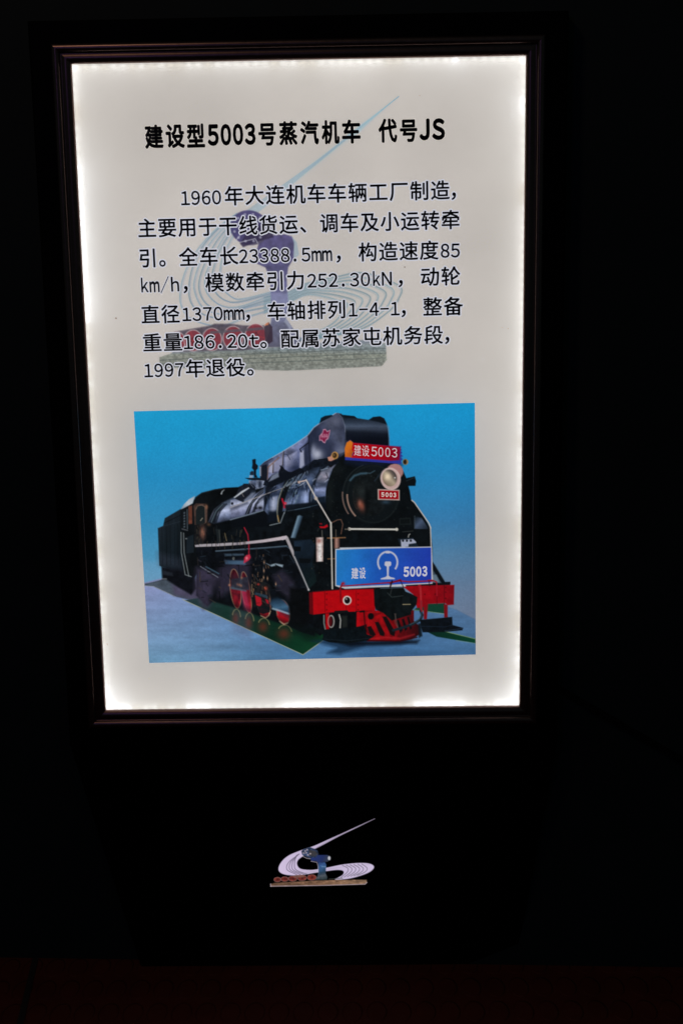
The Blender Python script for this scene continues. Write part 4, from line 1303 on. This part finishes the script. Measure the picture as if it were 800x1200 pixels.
# two brass lamps / horns beside the banner
cv.poly([(22, 375), (44, 368), (60, 345), (74, 390), (48, 402), (30, 400)], (186, 130, 110), soft=.6)
cv.ell((76, 361), 25, 27, (176, 130, 70))
cv.ell((74, 361), 16, 19, (58, 40, 24))
cv.ell((68, 358), 6, 8, (120, 96, 60), a=.8)
cv.ell((583, 408), 20, 22, (128, 102, 62))
cv.ell((581, 408), 13, 16, (34, 26, 18))
cv.poly([(590, 395), (605, 400), (604, 415), (592, 425)], (150, 120, 80), a=.7)
# banner with brush-stroke ends
cv.poly([(150, 372), (148, 300), (165, 262), (188, 250), (205, 270), (340, 282), (530, 296), (552, 294), (552, 305), (545, 312), (558, 320), (550, 330), (562, 342), (550, 352), (566, 366), (552, 374), (564, 390), (552, 400), (556, 422), (400, 410), (262, 400), (150, 392)], (44, 52, 140), id=12)
cv.poly([(148, 372), (146, 310), (160, 268), (186, 252), (206, 268), (205, 300), (212, 330), (198, 360), (205, 378)], grad((150, 300), (205, 350), [(0, (206, 112, 28)), (1, (176, 80, 24))], VC, noise=.15), id=12)
cv.poly([(205, 270), (530, 298), (548, 304), (540, 395), (480, 400), (330, 388), (195, 378), (212, 340), (198, 320)], grad((200, 320), (545, 350), [(0, (176, 10, 22)), (.6, (160, 4, 20)), (1, (120, 10, 40))], VC), id=12)
cv.poly([(150, 378), (262, 386), (400, 398), (545, 404), (555, 422), (400, 411), (262, 401), (150, 394)], (42, 50, 150), soft=.5)
cv.poly([(470, 296), (548, 302), (545, 330), (490, 310)], (150, 30, 90), a=.35, soft=2)
# little number plate
cv.poly([(384, 604), (541, 610), (541, 685), (385, 681)], (196, 176, 168), id=13)
cv.poly([(392, 612), (534, 617), (534, 678), (393, 674)], (150, 8, 20), id=13)
# blue signboard
cv.V(*VE)
cv.poly([(326, 318), (560, 314), (800, 312), (801, 600), (600, 604), (362, 616), (328, 600)], (178, 186, 196), id=15, soft=.5)
cv.V(*VF)
cv.poly([(-230, 142), (0, 134), (466, 126), (470, 394), (200, 408), (-190, 424), (-230, 410)], (186, 188, 196), id=15, soft=.5)
blue = grad((-220, 200), (465, 330), [(0, (32, 118, 190)), (.2, (30, 108, 190)), (.45, (28, 84, 178)), (.75, (30, 66, 168)), (1, (28, 52, 158))], VF, noise=.06, nx=12, ny=12)
cv.poly([(-222, 150), (0, 141), (460, 133), (463, 386), (200, 400), (-150, 416), (-222, 404)], blue, id=15, soft=.5)
# railway emblem on the board
pale = (190, 190, 204)
cv.V(*VE)
cv.ell((671, 424), 70, 76, pale, ring=2.1, a=.97, arc=(136, 404))
cv.poly([(655, 352), (660, 345), (680, 344), (688, 352), (685, 360), (658, 360)], pale, soft=.4)
cv.poly([(650, 424), (658, 418), (688, 418), (696, 424), (696, 444), (688, 452), (680, 454), (678, 520), (690, 530), (722, 538), (722, 546), (620, 548), (622, 540), (656, 530), (666, 520), (664, 454), (656, 452), (648, 444)], pale, soft=.45)
# red pipe along the front
cv.V(*VF)
cv.line([(-180, 412), (0, 398), (160, 386), (240, 374), (300, 380), (480, 373), (500, 382), (502, 480)], 1.4, (150, 20, 34), soft=.5)
cv.line([(165, 390), (240, 366)], 1.8, (120, 14, 26))
cv.line([(440, 372), (470, 372)], 2.2, (140, 20, 32))
cv.line([(445, 375), (450, 410)], .9, (40, 10, 16), a=.8)
cv.line([(180, 375), (165, 420)], 1.8, (30, 10, 16), a=.9)
cv.line([(240, 372), (262, 420)], 1.0, (40, 16, 22), a=.8)
cv.V(*VE)
cv.line([(345, 575), (330, 610), (330, 640)], 1.8, (120, 14, 24))
cv.blob((352, 578), 12, 12, (170, 20, 32), a=.9)

# film grain and the print's slight softness of tone
g_ = (vnoise(PX, PY, 1.6, 1.6, 21, 2) - .5)
lum = cv.C.mean(1, keepdims=True)
cv.C = cv.C * (1 + .06 * g_[:, None]) + 1.0 * g_[:, None]
cv.C = np.clip(cv.C * .955 + 3, 0, 255)
ink = lin(cv.C) / BASE[None]
# stray patches of the boiler's print that other pieces cut off become parts of their own
G = cv.ID.reshape(NY, NX)
lab_ = np.where(G == 5, np.arange(NY * NX).reshape(NY, NX), -1)
for _ in range(4000):
    old = lab_
    p_ = np.pad(lab_, 1, constant_values=-1)
    lab_ = np.where(G == 5, np.maximum.reduce([p_[1:-1, 1:-1], p_[:-2, 1:-1], p_[2:, 1:-1], p_[1:-1, :-2], p_[1:-1, 2:]]), -1)
    if (lab_ == old).all():
        break
_u, _n = np.unique(lab_[lab_ >= 0], return_counts=True)
for j_, k_ in enumerate(_u[np.argsort(-_n)][1:]):
    if (lab_ == k_).sum() > 60:
        NAMES[30 + j_] = 'boiler_pipe'
        G[lab_ == k_] = 30 + j_
    else:
        yy_, xx_ = np.argwhere(lab_ == k_)[0]
        G[lab_ == k_] = G[yy_, max(xx_ - 1, 0)]
picture = bpy.data.objects.new('locomotive_picture', None)
COL.objects.link(picture)
picture.parent = root
picture['label'] = 'printed picture of a black steam locomotive with red buffer beam'
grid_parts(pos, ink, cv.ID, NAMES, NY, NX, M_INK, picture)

# ---- lettering ------------------------------------------------------------------------------
_gl = {}


def glyph(ch, off=0.0, src=None):
    """outline of a character in em units as (verts, faces)"""
    key = (ch, off)
    if key not in _gl:
        cu = bpy.data.curves.new('glyph', 'FONT')
        cu.body = ch
        cu.size = 1
        cu.offset = off
        cu.resolution_u = 3
        ob = bpy.data.objects.new('glyph', cu)
        COL.objects.link(ob)
        bpy.context.view_layer.update()
        dg = bpy.context.evaluated_depsgraph_get()
        ev = ob.evaluated_get(dg)
        me = ev.to_mesh()
        v = np.array([q.co[:2] for q in me.vertices], float).reshape(-1, 2)
        f = [tuple(p.vertices) for p in me.polygons]
        ev.to_mesh_clear()
        bpy.data.objects.remove(ob)
        bpy.data.curves.remove(cu)
        _gl[key] = (v, f)
    return _gl[key]


def is_cjk(c):
    return ord(c) > 0x2000


def wide(ch):
    """the full-width form of a Latin character (plain upright shapes)"""
    return ch if is_cjk(ch) else chr(ord(ch) + 0xfee0)


def thick(ch, r, n=10):
    """copies of a glyph shifted round a circle: an even heavier stroke, as (verts, faces, depth steps)"""
    v, f = glyph(wide(ch))
    if r <= 0:
        return v, f, np.zeros(len(v))
    V, F, D = [v], list(f), [np.zeros(len(v))]
    for i in range(n):
        an = 2 * math.pi * i / n
        k = len(v) * (i + 1)
        V.append(v + [r * math.cos(an), r * math.sin(an)])
        F += [tuple(j + k for j in q) for q in f]
        D.append(np.full(len(v), (i + 1) * 3e-6))
    return np.concatenate(V), F, np.concatenate(D)


class Lettering:
    def __init__(s, y):
        s.V, s.F, s.M, s.y = [], [], [], y

    def add(s, v2, f, dy, mi):
        k = len(s.V)
        dy = np.broadcast_to(dy, (len(v2),))
        s.V.extend([(a, s.y + d, b) for (a, b), d in zip(v2, dy)])
        s.F.extend([tuple(i + k for i in q) for q in f])
        s.M.extend([mi] * len(f))

    def char(s, ch, A, ex, ez, w, h, layers):
        """A: lower-left of the cell's baseline (x,z); ex, ez: unit directions; w, h: em size; layers: (radius, dy, material)"""
        for r, dy, mi in layers:
            v, f, d = thick(ch, r + (.016 if ch == 'm' and mi == 0 else 0))
            if not is_cjk(ch):
                v = (v - [0.5, 0]) * [{'k': .66, '/': .44}.get(ch, 0.76), 0.92] + [0.25, 0.0]
                if ch == '.':
                    v = v + [0.16, 0]
                if ch == '-':
                    v = (v - [0.25, 0]) * [.72, 1] + [.25, 0]
                if ch == 'm':
                    v = (v - [0.25, 0]) * [.70, 1] + [.25, 0]
            elif ch == '\uff0c':
                v = v - [0.09, 0]
            q = np.array(A)[None] + v[:, :1] * w * np.array(ex)[None] + v[:, 1:] * h * np.array(ez)[None]
            s.add(q, f, dy + d, mi)

    def build(s, name, mats, parent, ink=None):
        o = mesh_obj(name, s.V, s.F, mats, parent, fmat=s.M)
        at = o.data.attributes.new('ink', 'FLOAT_COLOR', 'POINT')
        c = np.tile(np.array([*(ink if ink is not None else (1, 1, 1)), 1.0]), (len(s.V), 1))
        at.data.foreach_set('color', c.astype(np.float32).ravel())
        return o


def plane_dir(p, q, y):
    a, b = panel_xyz(*p, y), panel_xyz(*q, y)
    A, B = a[[0, 2]], b[[0, 2]]
    ex = (B - A) / np.linalg.norm(B - A)
    return A, B, ex, np.array([-ex[1], ex[0]])


TXT_Y = SHEET_Y - 0.0006
# heading: each character's left edge and width measured on the photograph (photo pixels)
head_parts = [Lettering(TXT_Y)]
HEAD = [('\u5efa', 170.5, 192.2), ('\u8bbe', 195, 217), ('\u578b', 219.5, 240.7), ('5', 243.8, 257), ('0', 259, 271.6), ('0', 273.4, 285.6), ('3', 287.2, 300), ('\u53f7', 303.2, 323.8),
        ('\u84b8', 327.4, 348.8), ('\u6c7d', 352, 373.8), ('\u673a', 377, 398), ('\u8f66', 400.8, 422.6), ('\u4ee3', 443.4, 465.4), ('\u53f7', 468.4, 488.8), ('J', 491.2, 503.4), ('S', 506, 521.2)]
A0, B0, ex, ez = plane_dir((170, 174.6), (522, 165.4), TXT_Y)
L0 = np.linalg.norm(B0 - A0)
for ch, xl, xr in HEAD:
    def at_(x):
        return panel_xyz(x, 174.6 - (x - 170) * 9.2 / 352, TXT_Y)[[0, 2]]
    a, b = at_(xl), at_(xr)
    v, f, d = thick(ch, 0.038 if is_cjk(ch) else 0.048)
    lo, hi = v.min(0), v.max(0)
    w_ = np.linalg.norm(b - a)
    H_ = 0.0415 if is_cjk(ch) else 0.0375
    if ch == '\u53f7':
        H_ *= .94
    n_ = (v - lo) / (hi - lo)
    q = a[None] + n_[:, :1] * w_ * ex[None] + n_[:, 1:] * H_ * ez[None] + (0.0 if is_cjk(ch) else 0.0022) * ez[None]
    if xl > 430 and len(head_parts) == 1:
        head_parts.append(Lettering(TXT_Y))
    head_parts[-1].add(q, f, d, 0)
for hp in head_parts:
    hp.build('heading_text', [M_BLACK_INK], sheet)

# paragraph: (text, x of the first cell, cell width, baseline y at that x), photo pixels
para = Lettering(TXT_Y)
SL = -0.0278
ROWS = [
    (240.3, 213, [('1960', 211.5, 24.4), ('\u5e74\u5927\u8fde\u673a\u8f66\u8f66\u8f86\u5de5\u5382\u5236\u9020\uff0c', 263.0, 24.1)]),
    (276.6, 163, [('\u4e3b\u8981\u7528\u4e8e\u5e72\u7ebf\u8d27\u8fd0\u3001\u8c03\u8f66\u53ca\u5c0f\u8fd0\u8f6c\u7275', 161.6, 23.65)]),
    (311.6, 163, [('\u5f15\u3002\u5168\u8f66\u957f', 162.6, 23.7), ('23388.5mm', 279.6, 24.4), ('\uff0c', 393.5, 24), ('\u6784\u9020\u901f\u5ea6', 419.6, 23.9), ('85', 515.2, 24.4)]),
    (342.4, 164, [('km/h', 163.6, 24.0), ('\uff0c', 214.5, 24), ('\u6a21\u6570\u7275\u5f15\u529b', 240.6, 23.7), ('252.30kN', 359.4, 25.0), ('\uff0c', 466, 24), ('\u52a8\u8f6e', 492.0, 24.3)]),
    (377.6, 166, [('\u76f4\u5f84', 165.6, 23.5), ('1370mm', 213, 24.6), ('\uff0c', 287.5, 24), ('\u8f66\u8f74\u6392\u5217', 312.6, 23.6), ('1-4-1', 407.5, 24.6), ('\uff0c', 469.5, 24), ('\u6574\u5907', 495.0, 24.3)]),
    (410.4, 168, [('\u91cd\u91cf', 167.4, 24.2), ('186.20t', 214.5, 25.6), ('\u3002', 304.5, 24), ('\u914d\u5c5e\u82cf\u5bb6\u5c6f\u673a\u52a1\u6bb5\uff0c', 328.4, 24.0)]),
    (442.0, 169, [('1997', 168.5, 24.2), ('\u5e74\u9000\u5f79\u3002', 217.4, 23.9)]),
]
EMH = 0.0358
for yb, xb, segs in ROWS:
    for text, x0, cw in segs:
        for i, ch in enumerate(text):
            half = not is_cjk(ch)
            # cell position advances in photo pixels along the slanted row
            x = x0 + i * cw * (0.5 if half else 1.0)
            y = yb + (x - xb) * SL
            a = panel_xyz(x, y, TXT_Y)
            b = panel_xyz(x + cw, y + cw * SL, TXT_Y)
            A, B = a[[0, 2]], b[[0, 2]]
            wd = np.linalg.norm(B - A)
            ex = (B - A) / wd
            ez = np.array([-ex[1], ex[0]])
            para.char(ch, A, ex, ez, wd * (1.0 if half else .955), EMH * (.98 if half else 1.0), [(0.078, 0.0002, 1), (0.018, 0, 0)])
paragraph = para.build('paragraph_text', [M_BLACK_INK, M_INK], sheet, ink=lin((200, 201, 213)) / BASE)


# painted lettering on the locomotive's plates: characters fitted between measured corners (photo pixels)
def plate_text(name, chars, parent, col, off=0.0):
    L = Lettering(SHEET_Y - 0.0006)
    for ch, (xl, yb, xr, yb2, yt) in chars:
        a = panel_xyz(xl, yb, L.y)[[0, 2]]
        b = panel_xyz(xr, yb2, L.y)[[0, 2]]
        c = panel_xyz(xl, yt, L.y)[[0, 2]]
        v, f, d = thick(ch, off)
        lo, hi = v.min(0), v.max(0)
        n_ = (v - lo) / (hi - lo)
        q = a[None] + n_[:, :1] * (b - a)[None] + n_[:, 1:] * (c - a)[None]
        L.add(q, f, d, 0)
    return L.build(name, [M_INK], parent, ink=lin(col) / BASE)


def vpt(view, x, y):
    return view[0] + x / view[2], view[1] + y / view[2]


def row(view, items, slope, yb, yt, x_ref):
    out = []
    for ch, xl, xr in items:
        y1 = yb + (xl - x_ref) * slope
        y2 = yb + (xr - x_ref) * slope
        y3 = yt + (xl - x_ref) * slope
        out.append((ch, (vpt(view, xl, y1)[0], vpt(view, xl, y1)[1], vpt(view, xr, y2)[0], vpt(view, xr, y2)[1], vpt(view, xl, y3)[1])))
    return out


plate_text('banner_lettering', row(VC, [('\u5efa', 214, 264), ('\u8bbe', 270, 322)], .07, 362, 284, 214) + row(VC, [('5', 338, 378), ('0', 388, 424), ('0', 438, 474), ('3', 486, 524)], .06, 366, 298, 338), picture, (200, 184, 190), .004)
plate_text('number_lettering', row(VC, [('5', 409, 431), ('0', 439, 461), ('0', 468, 489), ('3', 496, 517)], .03, 660, 627, 409), picture, (206, 190, 184), .045)
plate_text('signboard_characters', row(VE, [('\u5efa', 410, 460), ('\u8bbe', 466, 512)], -.03, 545, 464, 410), picture, (190, 190, 204), .02)
plate_text('signboard_number', row(VF, [('5', 262, 302), ('0', 308, 346), ('0', 352, 390), ('3', 396, 433)], -.03, 346, 272, 262), picture, (190, 190, 204), .045)

# ---- small lit emblem on the tapering front -------------------------------------------------
CP0 = np.array([0, 0, ZS])
CPN = np.cross([1, 0, 0], np.array([0, CHIN_Y, -ZS]))
CPN = CPN / np.linalg.norm(CPN)
if CPN[1] < 0:
    CPN = -CPN
q4 = [hit(x, y, CP0 - CPN * 0.0004, CPN) for x, y in ((308, 954), (448, 954), (448, 1048), (308, 1048))]
nx_, ny_ = 300, 210
uu, vw = np.meshgrid(np.linspace(0, 1, nx_), np.linspace(0, 1, ny_))
uu, vw = uu.ravel()[:, None], vw.ravel()[:, None]
pos = q4[0] * (1 - uu) * (1 - vw) + q4[1] * uu * (1 - vw) + q4[2] * uu * vw + q4[3] * (1 - uu) * vw
PX, PY = project(pos)
cv = Canvas(PX, PY, (3, 3, 4))
VS = (310, 950, 5.714)
cv.V(*VS)
lil = (200, 186, 214)
# left ribbon, beam and right ribbon
cv.poly(spline([(738, 54), (620, 112), (500, 170), (345, 252), (300, 262), (262, 300), (225, 330), (218, 360), (240, 388), (300, 396), (350, 392), (420, 380), (520, 360), (620, 350), (690, 352), (725, 365), (730, 385), (700, 412), (640, 436), (560, 456), (470, 462), (520, 430), (526, 405), (490, 397), (420, 404), (340, 416), (240, 432), (160, 432), (110, 418), (92, 390), (110, 345), (160, 300), (250, 262), (330, 235), (420, 195), (560, 132), (735, 52)], 6),
        grad((100, 300), (720, 400), [(0, (206, 190, 220)), (.5, (196, 182, 212)), (1, (200, 186, 216))], VS), soft=.5, id=1)
cv.line([(735, 54), (560, 133), (400, 215), (345, 250)], .6, (112, 88, 108), a=.45, w2=.4, soft=.4)
cv.poly([(735, 53), (640, 96), (600, 118), (600, 112)], (120, 124, 130), a=.5)
for i in range(4):
    o = 25 + i * 26
    cv.line(spline([(232 - i * 6, 290 + i * 3), (150 + o * .5, 345), (132 + o * .75, 395), (190 + o, 428)]), .8, (96, 88, 108), a=.85, soft=.4)
for i in range(6):
    o = i * 26
    cv.line(spline([(520 + o, 366 - i * 2), (556 + o, 386), (552 + o * .9, 412), (510 + o * .85, 448 - i * 3)]), .8, (104, 98, 112), a=.85, soft=.4)
cv.line(spline([(250, 420), (420, 392), (560, 372), (700, 362)]), .5, (150, 140, 160), a=.5)
# clock and rail post
cv.poly([(358, 338), (372, 345), (405, 345), (412, 360), (408, 420), (420, 445), (418, 462), (340, 464), (352, 440), (360, 410)],
        grad((360, 340), (390, 460), [(0, (44, 66, 118)), (.35, (60, 96, 142)), (.6, (40, 66, 92)), (.8, (74, 80, 88)), (1, (46, 58, 62))], VS, noise=.2, nx=2, ny=2), id=2)
cv.poly([(308, 318), (330, 298), (380, 296), (420, 296), (440, 308), (440, 328), (420, 342), (356, 348), (345, 338), (312, 336)], grad((320, 300), (430, 345), [(0, (38, 52, 112)), (.6, (36, 48, 92)), (1, (60, 64, 70))], VS), id=2)
cv.ell((432, 318), 9, 13, (196, 196, 204), a=.95)
cv.line([(310, 338), (350, 346), (358, 372), (358, 412)], .6, (206, 196, 214), a=.9)
cv.poly([(246, 272), (262, 256), (300, 244), (330, 254), (352, 264), (362, 290), (345, 312), (300, 318), (252, 296)], rough((46, 58, 84), .6, 2, 2, 9), id=2)
cv.poly([(300, 262), (340, 270), (356, 292), (330, 306), (296, 300)], (62, 58, 58), a=.8)
for x, y in ((272, 270), (284, 262), (262, 284), (290, 296), (306, 288), (278, 282)):
    cv.ell((x, y), 6, 5, (206, 190, 200), a=.75)
cv.line([(246, 300), (280, 318), (306, 322)], .7, (210, 200, 214), a=.85)
cv.line([(384, 374), (410, 376)], 1.0, (130, 160, 186), a=.6)
# wheels and base
for cx_, cy_, r_ in ((86, 461, 24), (134, 458, 25), (188, 455, 28), (250, 450, 30), (315, 447, 30)):
    cv.ell((cx_, cy_), r_, r_ * .62, rough((112, 46, 38), .4, 2, 2), id=3)
    cv.ell((cx_, cy_), r_, r_ * .62, (190, 150, 148), ring=.6, a=.55)
    cv.ell((cx_ + 3, cy_), r_ * .35, r_ * .25, (66, 26, 28), a=.8)
cv.poly([(190, 440), (205, 432), (240, 430), (270, 436), (260, 446), (200, 450)], (120, 84, 74), a=.85)
cv.poly([(38, 490), (70, 482), (350, 468), (520, 462), (682, 463), (684, 482), (672, 492), (400, 500), (40, 508)], grad((40, 480), (680, 480), [(0, (88, 66, 52)), (.5, (118, 88, 68)), (1, (134, 106, 84))], VS, noise=.4, nx=4, ny=1.2), id=4)
cv.line([(40, 506), (400, 500), (672, 492), (684, 480)], .8, (200, 184, 196), a=.8, soft=.4)
cv.line([(40, 490), (42, 506)], .8, (206, 190, 206), a=.85, soft=.4)
cv.line([(430, 458), (520, 452)], 1.0, (70, 76, 70), a=.7)
cv.ID[cv.K < .15] = -1
ink = lin(cv.C) / BASE[None]
emblem = bpy.data.objects.new('lit_emblem', None)
COL.objects.link(emblem)
emblem.parent = root
emblem['label'] = 'small lilac ribbon emblem glowing on the black lower front'
cv.ID[(cv.ID == 0) & (cv.K > .15)] = 1
grid_parts(pos, ink, cv.ID, {1: 'ribbon', 2: 'rail_post', 3: 'red_wheels', 4: 'plinth'}, ny_, nx_, M_INK, emblem)
